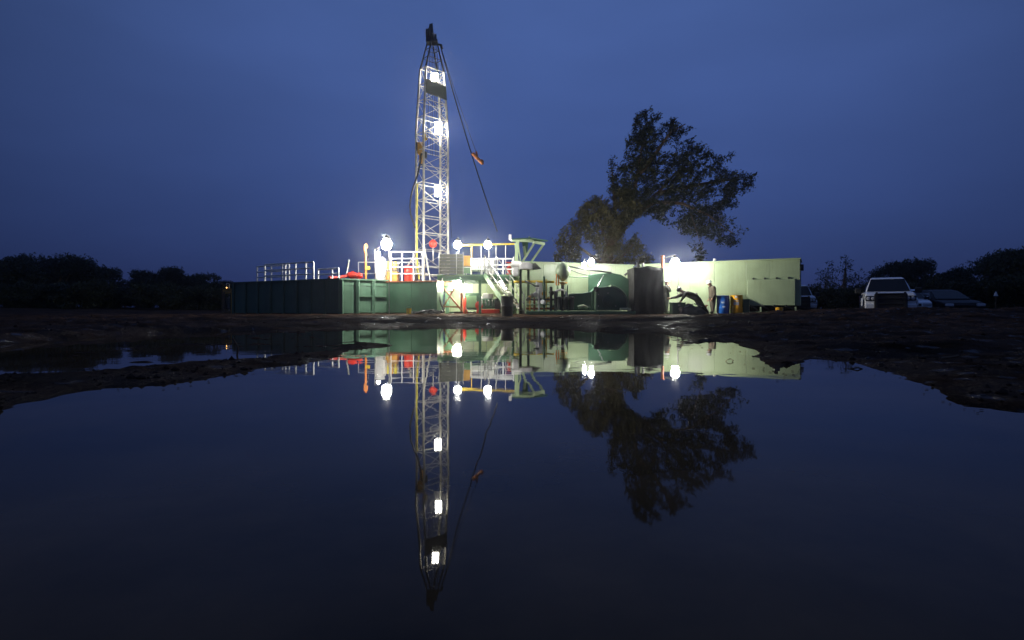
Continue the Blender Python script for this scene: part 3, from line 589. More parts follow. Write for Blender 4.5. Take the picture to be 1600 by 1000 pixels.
# dark windbreak of horizontal boards
x0, x1 = ax(686, 28.25), ax(725, 28.25); zt = az_(397.5, 28.25)
wbk = thing('windbreak', 'dark grey boarded windbreak at the front of the rig floor', 'screen', ((x0 + x1) / 2, 28.1, ZF - .25))
nb = 6; zb0 = az_(428.5, 28.25)
for i in range(nb):
    za = zb0 + (zt - zb0) * i / nb; MB().box(((x0 + x1) / 2, 28.08 + .006 * (i % 2), za + (zt - zb0) / nb / 2), (x1 - x0, .04, (zt - zb0) / nb - .012)).build('board', 'grey_board', wbk, bevel=.004)
for x in (x0 + .03, x1 - .35, x1 - .02): bar('upright', (x, 28.04, zb0 - .05), (x, 28.04, zt + .08), .035, 'steel', wbk, True)
MB().box(((ax(725, 28.2) + ax(735, 28.2)) / 2, 28.12, (az_(418, 28.2) + az_(428, 28.2)) / 2), (ax(735, 28.2) - ax(725, 28.2), .05, .3)).build('kick_panel', 'mid_green', wbk)
p = at(729.5, 417, 28.2)
t = thing('amber_board', 'upright amber board beside the dark windbreak', 'board', p)
MB().box(p + Vector((0, 0, .28)), (.33, .08, .56)).build('sheet', 'amber', t, bevel=.02); MB().box(p + Vector((0, -.05, .02)), (.40, .06, .06)).build('ledge', 'wood', t)
# drawworks and consoles on the floor
p = Vector((ax(745, 30.0), 30.0, ZF))
t = thing('drawworks', 'pale winch machinery on the rig floor behind the rails', 'winch', p)
MB().lathe(p + Vector((-.7, 0, .55)), [(.5, 0), (.5, .06), (.3, .07), (.3, 1.1), (.5, 1.11), (.5, 1.17)], (1, 0, 0), 24).build('spool', 'white_paint', t, True)
MB().box(p + Vector((.75, 0, .45)), (.4, .7, .9)).build('gear_case', 'white_paint', t, bevel=.04)
MB().box(p + Vector((-.85, 0, .35)), (.3, .7, .7)).build('side_case', 'mid_green', t, bevel=.03)
for k in range(4): bar('lever', p + Vector((.1 + k * .12, -.6, 0)), p + Vector((.16 + k * .12, -.75, .95)), .035, 'steel', t, True)
p = Vector((ax(797, 28.7), 28.7, ZF))
t = thing('red_valve', 'dull red valve stack at the right end of the floor rails', 'valve', p)
MB().lathe(p + Vector((-.05, 0, 0)), [(.14, 0), (.14, .06), (.08, .08), (.08, .3), (.13, .33), (.13, .4), (.07, .42), (.07, .55)], seg=16).build('body', 'red_paint', t, True)
MB().lathe(p + Vector((-.05, 0, .6)), [(.15, 0), (.16, .02), (.15, .04)], seg=16).build('hand_wheel', 'red_paint', t, True)
# yellow pipe across the lamps
p = at(770, 382, 28.9)
t = thing('yellow_pipe', 'long yellow pipe running level past the two floor lamps', 'pipe', (p.x, p.y, ZF))
MB().path([at(722, 383, 28.9), at(809, 381, 28.9)], .05, 10).build('tube', 'yellow_paint', t, True)
for px in (737, 752, 775, 790): bar('stanchion', (ax(px, 28.9), 28.9, ZF), at(px, 382, 28.9), .04, 'yellow_paint' if px == 737 else 'white_paint', t, True)
globe_lamp(at(715, 383, 28.45), 'lamp above the dark windbreak', .185, 'glow_white', post=(ax(717, 28.8), 28.8, ZF))
globe_lamp(at(762, 383, 26.5), 'lamp above the top of the stairs', .165, 'glow_white', post=(ax(764, 28.3), 28.3, ZF))
globe_lamp(at(714, 444, 28.5), 'glaring lamp beneath the rig floor', .22, 'glow_warm', post=(ax(714, 28.9), 28.9, ZF - .28))
globe_lamp(at(604, 382, 27.0), 'larger upper lamp of the double lamp at the left', .24, 'glow_big', post=(ax(608, 27.25), 27.25, gz(ax(608, 27.25), 27.25) - .03))
globe_lamp(at(591, 397, 27.9), 'smaller lower lamp of the double lamp at the left', .10, 'glow_white', post=(ax(586, 28.3), 28.3, ZT - .28))
# ------------------------------------------------------------------ stairs
T0 = at(757, 429, 28.15); T1 = at(800, 490, 26.7); T1.z = gz(T1.x, T1.y)
st = thing('stairs', 'grey open steel stairs with handrails down from the rig floor', 'stairs', (T1.x, T1.y, T1.z))
run = Vector((T1.x - T0.x, T1.y - T0.y, 0)); sd = Vector((-run.y, run.x, 0)).normalized() * .80
if sd.x < 0: sd = -sd
bar('stringer', T0, T1, .05, 'mid_green', st, h=.22); bar('stringer', T0 + sd, T1 + sd, .05, 'steel', st, h=.22)
for i in range(1, 10):
    c = T0.lerp(T1, i / 10); d = run.normalized() * .11
    MB().prism([c - d, c + d, c + d + sd, c - d + sd], (0, 0, .03)).build('tread', 'steel', st)
for off in (Vector((0, 0, 0)), sd):
    tr = MB().path([T0 + off + Vector((0, 0, .0)), T0 + off + Vector((0, 0, .95)), T1 + off + Vector((0, 0, .95)), T1 + off + Vector((0, 0, .02))], .026, 8).build('stair_rail', 'steel', st, True)
    bar('mid_rail', T0 + off + Vector((0, 0, .5)), T1 + off + Vector((0, 0, .5)), .04, 'steel', tr, True)
    for k in (.25, .5, .75): bar('post', T0.lerp(T1, k) + off, T0.lerp(T1, k) + off + Vector((0, 0, .95)), .04, 'steel', tr, True)
p = at(792.5, 496, 25.4); p.z = gz(p.x, p.y)
t = thing('green_barrel', 'tapered grey green waste barrel at the foot of the stairs', 'barrel', p)
MB().lathe(p, [(.24, 0), (.25, .03), (.275, .45), (.282, .46), (.275, .48), (.29, .86), (.305, .88), (.30, .90), (.27, .90), (.26, .6), (.23, .05)], seg=26).build('body', 'grey_board', t, True)
MB().lathe(p + Vector((0, 0, .5)), [(.26, 0), (.262, .22), (.02, .24)], seg=20).build('rubbish', 'black_tarp', t, True)
# ------------------------------------------------------------------ machinery under the floor
p = Vector((ax(739, 28.9), 28.9, gz(ax(739, 28.9), 28.9)))
t = thing('accumulator_cabinet', 'dark green cabinet standing under the rig floor', 'cabinet', p)
MB().box(p + Vector((0, 0, .62)), (.78, .6, .84)).build('case', 'dark_green', t, bevel=.02)
MB().box(p + Vector((-.05, -.31, .6)), (.5, .03, .6)).build('door', 'mid_green', t, bevel=.01); MB().box(p + Vector((.2, -.34, .6)), (.03, .04, .12)).build('handle', 'steel', t)
for k in (-.35, .35): bar('skid', p + Vector((k, -.35, .1)), p + Vector((k, .35, .1)), .1, 'rust', t, h=.2)
p = Vector((ax(727, 28.7), 28.7, gz(ax(727, 28.7), 28.7)))
t = thing('fire_bottle', 'red cylinder left of the dark green cabinet', 'cylinder', p)
MB().lathe(p + Vector((0, 0, .02)), [(.10, 0), (.12, .05), (.12, .75), (.06, .88), (.03, .95)], seg=16).build('shell', 'red_paint', t, True); MB().box(p + Vector((0, 0, 1.0)), (.08, .05, .08)).build('valve', 'steel', t, bevel=.01)
p = Vector((ax(763, 28.7), 28.7, gz(ax(763, 28.7), 28.7)))
t = thing('diesel_engine', 'pale green engine with red base under the stairs', 'engine', p)
MB().box(p + Vector((0, 0, .12)), (1.15, .6, .2)).build('base', 'red_paint', t, bevel=.02)
MB().box(p + Vector((-.05, 0, .5)), (.75, .45, .5)).build('block', 'dark_green', t, bevel=.04)
MB().prism([p + Vector(q) for q in ((-.35, -.2, .75), (.2, -.2, .75), (.3, -.2, 1.0), (-.25, -.2, 1.02))], (0, .4, 0)).build('intake', 'white_paint', t, bevel=.03)
MB().lathe(p + Vector((.45, -.05, .5)), [(.1, 0), (.28, .01), (.28, .08), (.1, .09)], (0, -1, 0), 20).build('flywheel', 'steel', t, True)
MB().lathe(p + Vector((-.45, -.2, .42)), [(.08, 0), (.2, .01), (.2, .06), (.08, .07)], (0, -1, 0), 18).build('pulley', 'red_paint', t, True)
for k in range(4): MB().path([p + Vector((-.3 + k * .17, -.2, .7)), p + Vector((-.3 + k * .17, -.3, .62)), p + Vector((-.3 + k * .17, -.3, .4))], .025, 6).build('pipe', 'steel', t, True)
p = Vector((ax(776, 29.3), 29.3, gz(ax(776, 29.3), 29.3)))
t = thing('mud_line', 'pale green horizontal pipe run behind the stairs', 'pipe', p)
MB().path([(ax(750, 29.9), 29.9, 1.15), (ax(800, 29.9), 29.9, 1.12)], .07, 10).build('upper_tube', 'pale_green', t, True)
MB().path([(ax(752, 29.3), 29.3, .55), (ax(815, 29.3), 29.3, .55)], .08, 10).build('lower_tube', 'mid_green', t, True)
for px in (757, 781, 808): bar('support', (ax(px, 29.4), 29.4, .12), (ax(px, 29.4), 29.4, 1.1), .07, 'mid_green', t)
p = at(690, 452, 27.7); g = gz(p.x, 27.6)
hs = [at(691, 434, 27.9), at(687, 446, 27.75), at(686.5, 462, 27.7), at(689, 475, 27.6), Vector((ax(694, 27.4), 27.4, g + .12)), Vector((ax(686, 27.1), 27.1, g + .05)), Vector((ax(676, 26.9), 26.9, g + .04))]
tag(MB().path(hs, .04, 8).build('black_hose', 'rubber', None, True), 'black hose hanging from the rig floor edge down to the mud', 'hose')
# ------------------------------------------------------------------ frame and hood right of the floor
fr = thing('steel_canopy', 'pale green canopy frame with slanting struts right of the rig floor', 'canopy', (ax(815, 27.1), 27.1, ZF))
for (a, b_, ww) in (((806, 378), (808.5, 408), .13), ((809, 374), (806, 410), .16), ((809.5, 378), (814, 411), .07), ((819, 383), (822, 400), .12), ((835, 378.5), (817, 407), .10), ((851, 379), (831, 407), .10)):
    Yd = 27.1 if ww > .1 else (26.9 if a[0] != 851 else 27.6)
    bar('strut', at(*a, Yd), at(*b_, Yd), ww, 'pale_green', fr)
bar('top_beam', at(800, 373.5, 27.1), at(834, 374.5, 27.0), .12, 'pale_green', fr); bar('top_beam', at(834, 376.5, 27.1), at(851, 379, 27.6), .12, 'pale_green', fr)
bar('arm_tip', at(797, 364.5, 27.1), at(797, 373, 27.1), .13, 'white_paint', fr); bar('arm_tip', at(827.5, 367, 27.1), at(827.5, 374, 27.1), .06, 'pale_green', fr)
bar('arm', at(797, 372, 27.1), at(801, 374.5, 27.1), .09, 'white_paint', fr)
MB().prism([at(800, 372.5, 26.85), at(830, 370.5, 26.85), at(857, 375, 28.0), at(828, 377, 28.6), at(805, 377, 28.4)], (0, 0, .05)).build('roof_plate', 'dark_green', fr)
MB().prism([at(816, 376.5, 27.3), at(826, 376, 27.3), at(823.5, 400, 27.3), at(819, 400, 27.3)], (0, .05, 0)).build('gusset', 'dark_green', fr)
ph = at(828, 412, 26.85)
hd = thing('exhaust_hood', 'white boxy hood with a grey pointed end at the canopy frame foot', 'hood', ph)
MB().prism([at(812, 419.5, 26.75), at(833, 419.5, 26.75), at(833, 411, 26.75), at(826, 408, 26.75), at(815, 408, 26.75), at(812, 413, 26.75)], (0, .6, 0)).build('box', 'white_paint', hd, bevel=.03)
MB()._add([at(833, 419.5, 26.75), at(833, 410.5, 26.75), at(833, 419.5, 26.75) + Vector((0, .6, 0)), at(833, 410.5, 26.75) + Vector((0, .6, 0)), at(847, 419, 26.95), at(837, 409, 26.85)], [(0, 1, 5, 4), (2, 4, 5, 3), (0, 4, 2), (1, 3, 5), (0, 2, 3, 1)]).build('nose', 'grey_board', hd)
MB().path([at(799, 412, 26.95), at(815, 412, 26.95)], .17, 14).build('duct', 'white_paint', hd, True)
MB().box((ax(806, 26.85), 26.85, az_(424, 26.85)), (.30, .4, .42)).build('drop_box', 'white_paint', hd, bevel=.03)
bar('stand', (ax(813.5, 26.85), 26.85, gz(ax(813.5, 26.85), 26.85) - .02), (ax(813.5, 26.85), 26.85, az_(420, 26.85)), .12, 'dark_steel', hd)
bar('stand', (ax(826, 27.1), 27.1, gz(ax(826, 27.1), 27.1) - .02), (ax(826, 27.1), 27.1, az_(420, 27.1)), .12, 'pale_green', hd)

for o in (fr, hd): o.location.y += .5
# ------------------------------------------------------------------ pale green container walls
def container(name, label, P, Q, z0, z1, depth, n, m, cut=99.0, raise_=0.0):
    P = Vector(P); Q = Vector(Q); d = Q - P; ln = d.length; rz = math.atan2(d.y, d.x)
    t = thing(name, label, 'container', (P.x, P.y, z0), rz, world=False)
    xs = [ln * i / n for i in range(n + 1)]; H = z1 - z0
    if cut < ln: xs = sorted([x for x in xs if abs(x - cut) > .3] + [cut])
    for x0, x1 in zip(xs[:-1], xs[1:]):
        lo = raise_ if x0 >= cut - .01 else 0.0
        MB().box(((x0 + x1) / 2, .02, (H + lo) / 2), (x1 - x0 - .010, .04, H - lo)).build('panel', m, t, bevel=.004)
    c_ = min(cut, ln)
    MB().box((c_ / 2 + .01, depth / 2 + .045, H / 2), (c_ - .04, depth, H - .03)).build('shell', m, t)
    if cut < ln: MB().box(((c_ + ln) / 2, depth / 2 + .045, (H + raise_) / 2), (ln - c_ - .02, depth, H - raise_ - .03)).build('shell', m, t)
    MB().box((ln / 2, depth / 2, H + .035), (ln + .08, depth + .16, .07)).build('roof_rim', m, t, bevel=.01)
    return t, ln
ZC = 2.75
K0, K1, K2 = Vector((ax(812, 26.8), 26.8, 0)), Vector((6.75, 30.25, 0)), Vector((ax(1250, 26.6), 26.6, 0))
# containers stand back of the machinery in front of them
c1, l1 = container('tank_container', 'pale green container wall behind the pump set', K0 + Vector((0, 1.5, 0)), K1 + Vector((-.25, .3, 0)), G0, ZC, 1.6, 5, 'pale_green')
c2, l2 = container('lit_container', 'brightly lit pale green container behind the workers and drums', K1, K2, G0 + 0, ZC, 2.0, 6, 'pale_green', 7.57 * .70, .42)
# lower apron with four outlets, right end of c2
xa = l2 * .70; xb = l2 * .975
MB().box(((xa + xb) / 2, -.07, 1.05), (xb - xa, .12, 1.24)).build('apron', 'pale_green', c2, bevel=.02)
MB().box(((xa + l2) / 2, .7, .2), (l2 - xa - .1, .1, .44)).build('gap_shade', 'black_tarp', c2)  # black box that paints in the shade of the gap below
for i in range(4):
    x = xa + (xb - xa) * (i + .55) / 4.1
    MB().path([(x - .12, -.42, .40), (x + .12, -.36, .28), (x + .2, -.3, .22)], [.045, .035, .03], 8).build('outlet', 'rubber', c2, True)
    MB().lathe((x - .12, -.40, .40), [(.03, 0), (.06, 0), (.06, .05), (.03, .05)], (.9, .1, -.3), 12).build('outlet_collar', 'rubber', c2, True)
    MB().lathe((x, -.02, 1.72), [(.05, 0), (.05, .05)], (0, -1, 0), 10).build('bolt', 'dark_steel', c2, True)
for x in (xa - .03, xa + (xb - xa) * .30, xb + .02): bar('frame_leg', (x, -.34, -.02), (x, -.34, .36), .07, 'pale_green', c2)
bar('frame_rail', (xa, -.345, .10), (xb, -.345, .10), .06, 'pale_green', c2)
MB().path([(l2 * .485, .8, ZC - G0), (l2 * .485, .8, ZC - G0 + .26)], .08, 10).build('vent_pipe', 'white_paint', c2, True)
MB().box((l2 + .06, .6, ZC - G0 - .35), (.16, .2, .3)).build('end_box', 'dark_steel', c2, bevel=.02)
bar('conduit', (l2 * .267, -.05, -.02), (l2 * .267, -.05, ZC - G0 + .18), .06, 'steel', c2, True)
# lamps there
lp = at(1055, 412, 27.15)
globe_lamp(lp, 'glaring lamp on the pole beside the dark tarpaulin block', .21, 'glow_big', post=(lp.x - .1, lp.y + 2.0, ZC - .1))
globe_lamp(at(924, 410, 27.3), 'right lamp of the pair above the pump set', .15, 'glow_white', post=(ax(924, 29.6), 29.6, ZC + .02))
globe_lamp(at(913, 413.5, 27.6), 'left lamp of the pair above the pump set', .10, 'glow_white', post=(ax(913, 29.5), 29.5, ZC + .02))
# ------------------------------------------------------------------ mud pump on its skid
YP = 26.9
def pz(py, Y=YP): return az_(py, Y)
g = G0
pm = thing('mud_pump', 'dark green mud pump with round gear case on a long skid', 'pump', (ax(930, YP), YP, g))
MB().box(((ax(822, YP) + ax(992, YP)) / 2, YP + .5, g + .08), (ax(992, YP) - ax(822, YP), 1.4, .16)).build('skid', 'mid_green', pm, bevel=.02)
def arcpts(cx, cy, r, a0, a1, n, Y): return [at(cx + r * math.cos(a), cy - r * math.sin(a), Y) for a in np.linspace(a0, a1, n)]
# gear case: round top outline extruded in depth
out_ = [at(925, 484.5, YP), at(925, 455, YP), at(931, 449, YP)] + arcpts(951, 476, 28.5, math.radians(100), math.radians(0), 12, YP) + [at(979.5, 484.5, YP)]
MB().prism(out_, (0, 1.0, 0)).build('gear_case', 'dark_green', pm, bevel=.02)
# pale guard ring over the case
ring_o = arcpts(952, 476, 31, math.radians(85), math.radians(-14), 14, YP + .05); ring_i = arcpts(952, 476, 28.8, math.radians(-14), math.radians(85), 14, YP + .05)
MB().prism(ring_o + ring_i, (0, .9, 0)).build('belt_guard', 'pale_green', pm, bevel=.01)
back_ = [at(919.5, 485, YP + 1.0), at(919.5, 429, YP + 1.0), at(955, 426, YP + 1.0), at(970, 429, YP + 1.0), at(982, 436, YP + 1.0), at(990, 441, YP + 1.0), at(990, 485, YP + 1.0)]
MB().prism(back_, (0, .12, 0)).build('housing', 'dark_green', pm, bevel=.02)
MB().prism([at(881, 485, YP + .2), at(881, 460, YP + .2), at(895, 458.5, YP + .2), at(910, 458, YP + .2), at(925, 455, YP + .2), at(925, 485, YP + .2)], (0, .8, 0)).build('power_frame', 'dark_green', pm, bevel=.03)
for px, py in ((935, 460), (935, 478), (962, 478), (950, 458)): MB().lathe(at(px, py, YP) + Vector((0, .0, 0)), [(.03, 0), (.03, .02)], (0, -1, 0), 8).build('bolt', 'steel', pm, True)
MB().lathe(at(950, 470, YP), [(.26, 0), (.26, .05), (.20, .07), (.08, .09)], (0, -1, 0), 24).build('cover', 'dark_green', pm, True)
bar('prop', at(933, 449, YP - .05), at(943, 430, YP + .6), .05, 'steel', pm, True)
MB().path([at(931, 486, YP - .1), at(931, 452, YP - .1)], .07, 10).build('standpipe', 'mid_green', pm, True)
MB().lathe(at(931.5, 452, YP - .1), [(.05, 0), (.13, .02), (.13, .08), (.05, .1)], (0, -1, 0), 14).build('valve_wheel', 'dark_steel', pm, True)
for px in (874, 884, 893): MB().lathe(at(px, 484, YP + .2), [(.12, 0), (.12, .5), (.15, .52), (.15, .6), (.09, .62)], seg=14).build('fluid_end', 'dark_steel', pm, True)
MB().path([at(903, 480, YP - .05), at(912, 478, YP - .1), at(918, 481, YP - .05)], .07, 8).build('suction_elbow', 'pale_green', pm, True)
MB().box(at(977, 483, YP - .1), (.5, .3, .12)).build('step', 'pale_green', pm, bevel=.02)
# pulsation dampener
YD = 27.2
pd = at(879, 447, YD)
t = thing('pulsation_dampener', 'egg shaped pale green pressure vessel left of the mud pump', 'vessel', (pd.x, pd.y, G0 + .16))
c = at(879.5, 425, YD); rr = .36
MB().lathe(c, [(.02, -.46), (.12, -.44)] + [(rr * math.cos(a), (.44 if a > 0 else .40) * math.sin(a)) for a in np.linspace(-1.15, 1.3, 12)] + [(.06, .45), (.06, .50), (.02, .5)], seg=28).build('shell', 'pale_green', t, True)
MB().lathe(at(879.5, 441, YD), [(.22, 0), (.22, .06), (.1, .08), (.1, .14)], (0, 0, -1), 16).build('flange', 'amber', t, True)
bar('stem', at(879.5, 441, YD), Vector((pd.x, pd.y, G0 + .16)), .16, 'dark_steel', t, True)
for px in (869.5, 873): MB().path([at(px, 428, YD - .2), at(px, 446, YD - .2)], .035, 8).build('gauge_pipe', 'orange_paint', t, True)
for px in (871, 887): bar('leg', (ax(px, YD - .1), YD - .1, G0 + .14), at(px, 446, YD - .1), .07, 'pale_green', t, True)
# manifold around it
mf = thing('pipe_manifold', 'tangle of yellow and pale valves and pipes left of the dampener', 'manifold', (ax(850, 27.2), 27.2, G0 + .16))
MB().path([at(803, 440.5, 27.7), at(834, 440, 27.5), at(866, 440.5, 27.2)], .06, 10).build('yellow_pipe', 'yellow_paint', mf, True)
for px, y0, y1, r_, m in ((850, 432, 484, .055, 'dark_green'), (853.5, 436, 470, .035, 'yellow_paint'), (842, 452, 484, .06, 'white_paint'), (861, 448, 484, .07, 'dark_steel'), (835, 465, 484, .05, 'rust'), (868, 455, 484, .08, 'dark_steel'), (828, 462, 484, .05, 'amber')):
    MB().path([Vector((ax(px, 27.15), 27.15, G0 + .15)), at(px, y0, 27.15)], r_, 10).build('riser', m, mf, True)
for k in range(9):
    px = 826 + k * 5.3; py = rnd.uniform(458, 480); Y = rnd.uniform(26.9, 27.4); c = at(px, py, Y); m = rnd.choice(['white_paint', 'rust', 'dark_green', 'steel', 'amber', 'dark_steel'])
    MB().lathe(c - Vector((0, .08, 0)), [(.04, 0), (.11, .01), (.11, .05), (.05, .06), (.05, .12), (.10, .13), (.10, .17), (.04, .18)], (rnd.uniform(-1, 1), 1, rnd.uniform(-.3, .3)), 14).build('valve', m, mf, True)
for py, m in ((468, 'dark_steel'), (476, 'pale_green'), (482, 'rust')): MB().path([at(822, py, 27.15), at(870, py + rnd.uniform(-1, 1), 27.15)], .05, 8).build('header', m, mf, True)
MB().path([at(868, 455, 27.1), at(876, 452, 27.0), at(884, 455, 27.1), at(886, 470, 27.1)], .045, 8).build('loop_pipe', 'white_paint', mf, True)
p = at(842.5, 470, 27.5)
t = thing('white_box', 'small white control box on a stand among the pipes', 'box', (p.x, p.y, G0 + .16))
MB().box(at(842.5, 452.5, 27.5), (.34, .22, .80)).build('case', 'white_paint', t, bevel=.02); MB().box(at(842.5, 452.5, 27.37), (.26, .02, .66)).build('door', 'white_paint', t)
bar('stand', (p.x, p.y, G0 + .15), at(842.5, 465, 27.5), .1, 'steel', t)
# hoses and lines between vessel and housing
for pts, lab, m, r_ in (([at(875, 413, 27.2), at(890, 416.5, 27.3), at(915, 421, 27.5), at(940, 424, 27.7), at(955, 426, 27.9)], 'dark hose from the top of the egg shaped vessel to the pump housing', 'rubber', .04),
                        ([at(883, 414, 27.3), at(889, 421, 27.6), at(905, 427, 27.8), at(918, 430, 27.9)], 'thin dark hose sagging under the longer pump hose', 'rubber', .022),
                        ([at(820, 439, 27.4), at(828, 442, 27.2), at(836, 447, 27.1), at(842, 447, 27.3)], 'black hose drooping from the yellow pipe to the white control box', 'rubber', .035),
                        ([at(888, 432, 27.7), at(905, 433.5, 27.8), at(919, 433, 27.9)], 'straight pale hose between the egg shaped vessel and pump housing', 'mid_green', .03),
                        ([at(976, 430, 28.2), at(984, 424, 28.1), at(993, 418, 27.6)], 'dark strut rising to the corner of the tarpaulin block', 'dark_steel', .05)):
    tag(MB().path(pts, r_, 8).build('pump_hose' if 'strut' not in lab else 'strut', m, None, True), lab, 'hose' if 'strut' not in lab else 'strut')
# ------------------------------------------------------------------ dark tarpaulin covered block
YB = 26.7
xl, xr = ax(990.5, YB), ax(1036.5, YB)
t = thing('tarpaulin_block', 'tall black tarpaulin covered block between the pump and the workers', 'covered machine', ((xl + xr) / 2, YB, G0))
nx, nz_ = 26, 30; vs = []; fs = []
for i in range(nx + 1):
    for j in range(nz_ + 1):
        u = i / nx; v = j / nz_; x = xl + (xr - xl) * u; top = az_(418.5 - 1.5 * math.sin(u * 3.1) + .8 * math.sin(u * 9), YB); z = G0 + .02 + (top - G0) * v
        y = YB + .05 * math.sin(u * 23 + 1.2 * math.sin(v * 5)) * (1 - .6 * v) + .03 * math.sin(v * 9 + u * 4) + (0.12 * max(0, v - .93) / .07)
        vs.append((x, y, z)); vs.append((x, y + 1.5, z))
n2 = (nz_ + 1) * 2
for i in range(nx):
    for j in range(nz_):
        a = i * n2 + j * 2; b_ = (i + 1) * n2 + j * 2; fs += [(a, b_, b_ + 2, a + 2), (a + 1, a + 3, b_ + 3, b_ + 1)]
for i in range(nx):
    a = i * n2 + nz_ * 2; b_ = (i + 1) * n2 + nz_ * 2; fs += [(a, b_, b_ + 1, a + 1), (i * n2, i * n2 + 1, (i + 1) * n2 + 1, (i + 1) * n2)]
for j in range(nz_):
    a = j * 2; fs += [(a, a + 2, a + 3, a + 1)]; a = nx * n2 + j * 2; fs += [(a, a + 1, a + 3, a + 2)]
mb = MB(); mb._add(vs, fs); mb.build('tarpaulin', 'black_tarp', t, True)
MB().path([at(998, 418, YB + .4), at(996.5, 412, YB + .4), at(996, 407, YB + .4)], [.10, .06, .03], 8).build('horn', 'dark_steel', t, True)
MB().path([at(1005, 419, YB + .4), at(1004.5, 411, YB + .4)], .06, 8).build('vent', 'white_paint', t, True)
MB().path([at(1035, 420, YB + .5), at(1035, 401, YB + .5)], .075, 12).build('exhaust_stack', 'rust', t, True)
MB().lathe(at(1035, 401.5, YB + .5), [(.085, 0), (.095, .02), (.095, .06), (.07, .08)], seg=14).build('stack_cap', 'rust', t, True)
MB().box((ax(1050, YB + .3), YB + .5, G0 + .05), (.5, .8, .1)).build('skid_end', 'mid_green', t)
# ------------------------------------------------------------------ things round the workers
p = at(1062, 489, 26.45); p.z = gz(p.x, 26.45)
t = thing('toolbox', 'dark green chest the bending worker leans on', 'chest', p)
MB().box(p + Vector((-.1, 0, .28)), (.62, .5, .5)).build('case', 'dark_green', t, bevel=.03); MB().box(p + Vector((-.1, 0, .545)), (.66, .54, .05)).build('lid', 'dark_green', t, bevel=.015)
MB().box(p + Vector((-.1, -.26, .44)), (.10, .03, .08)).build('latch', 'steel', t)
p = Vector((ax(1083, 26.35), 26.35, 0)); p.z = gz(p.x, p.y)
t = thing('covered_pipe_pile', 'low dark tarpaulin mound below the bending worker', 'tarpaulin', p)
vs = []; fs = []; nu, nv = 22, 10
for i in range(nu + 1):
    for j in range(nv + 1):
        u = i / nu; v = j / nv; a = math.pi * v; hgt = .48 * math.sin(math.pi * min(1, u * .85 + .15)) ** .7 * (1 + .12 * math.sin(u * 17 + 2 * v)); wd = .45
        vs.append(p + Vector((-.75 + 1.35 * u, -math.cos(a) * wd * (1 + .08 * math.sin(u * 13)), max(-.02, math.sin(a) ** .7 * hgt - .01))))
for i in range(nu):
    for j in range(nv): a = i * (nv + 1) + j; fs.append((a, a + nv + 1, a + nv + 2, a + 1))
mb = MB(); mb._add(vs, fs); mb.build('sheet', 'black_tarp', t, True)
MB().path([p + Vector((-.5, -.3, .33)), p + Vector((0, -.15, .5)), p + Vector((.35, -.2, .36))], .02, 6).build('rope', 'steel', t, True)
p = Vector((ax(1102, 27.4), 27.4, 0)); p.z = gz(p.x, p.y)
t = thing('pipe_wrench_stand', 'small rusty pipe stub standing behind the bending worker', 'pipe stub', p)
MB().path([p, p + Vector((0, 0, .36))], .07, 10).build('pipe', 'rust', t, True); MB().lathe(p + Vector((0, 0, .36)), [(.08, 0), (.13, .01), (.13, .05), (.08, .06)], seg=14).build('flange', 'rust', t, True)
Yd = 27.45
for px, lab, m, nm, lb in ((1129.5, 'bright blue steel drum beside the standing worker', 'drum_blue', 'blue_drum', [(.56, .28, .05, -1.9), (.34, .22, .03, -1.75)]), (1150.5, 'yellow steel drum right of the blue drum', 'drum_yellow', 'yellow_drum', [(.52, .42, .11, -1.95), (.80, .2, .05, -2.0)])):
    x = ax(px, Yd); drum(nm, lab, (x, Yd, gz(x, Yd)), .285, .88, m, lab=lb)
p = Vector((ax(1163.5, 27.5), 27.5, 0)); p.z = gz(p.x, p.y)
t = thing('green_crate', 'narrow dark green crate between the yellow drum and the outlets', 'crate', p)
MB().box(p + Vector((0, 0, .33)), (.28, .4, .62)).build('case', 'dark_green', t, bevel=.02); MB().box(p + Vector((0, 0, .665)), (.31, .43, .05)).build('lid', 'dark_green', t, bevel=.01)
p = Vector((ax(1217.5, 26.1), 26.1, 0)); p.z = gz(p.x, p.y)
t = thing('orange_bucket', 'small orange bucket under the container outlets', 'bucket', p)
MB().lathe(p, [(.13, 0), (.135, .02), (.165, .33), (.18, .34), (.18, .37), (.155, .37), (.14, .2), (.12, .03)], seg=22).build('body', 'drum_yellow', t, True)
MB().path([p + Vector((.18 * math.cos(a), -.18 * math.sin(a) * .9, .34 - .14 * math.sin(a))) for a in np.linspace(0, math.pi, 11)], .007, 5).build('handle', 'steel', t, True)
# yellow frame at the far left
p = at(360, 488, 30.9); p.z = gz(p.x, p.y)
t = thing('yellow_skid_frame', 'amber lit yellow machine frame past the left end of the ribbed tank', 'frame', p)
bar('post', (ax(365.5, 30.8), 30.8, p.z), at(365.5, 451, 30.8), .22, 'amber', t); bar('post', (ax(349, 30.8), 30.8, p.z), at(349, 453, 30.8), .12, 'wood', t)
bar('top_bar', at(349, 454, 30.8), at(365.5, 453, 30.8), .14, 'amber', t); bar('mid_bar', at(349, 458, 31.2), at(363, 456, 31.2), .12, 'amber', t)
MB().box(at(353, 474, 31.1), (.3, .3, .6)).build('motor_case', 'grey_board', t, bevel=.03)
MB().box((p.x, 31.1, p.z + .08), (.8, .8, .16)).build('base', 'wood', t, bevel=.02)
cl = at(355, 449, 31.4)
globe_lamp(at(354, 449.5, 31.6), 'small amber lamp half hidden past the ribbed tank', .035, 'glow_amber', post=(ax(358, 31.9), 31.9, gz(ax(358, 31.9), 31.9)))
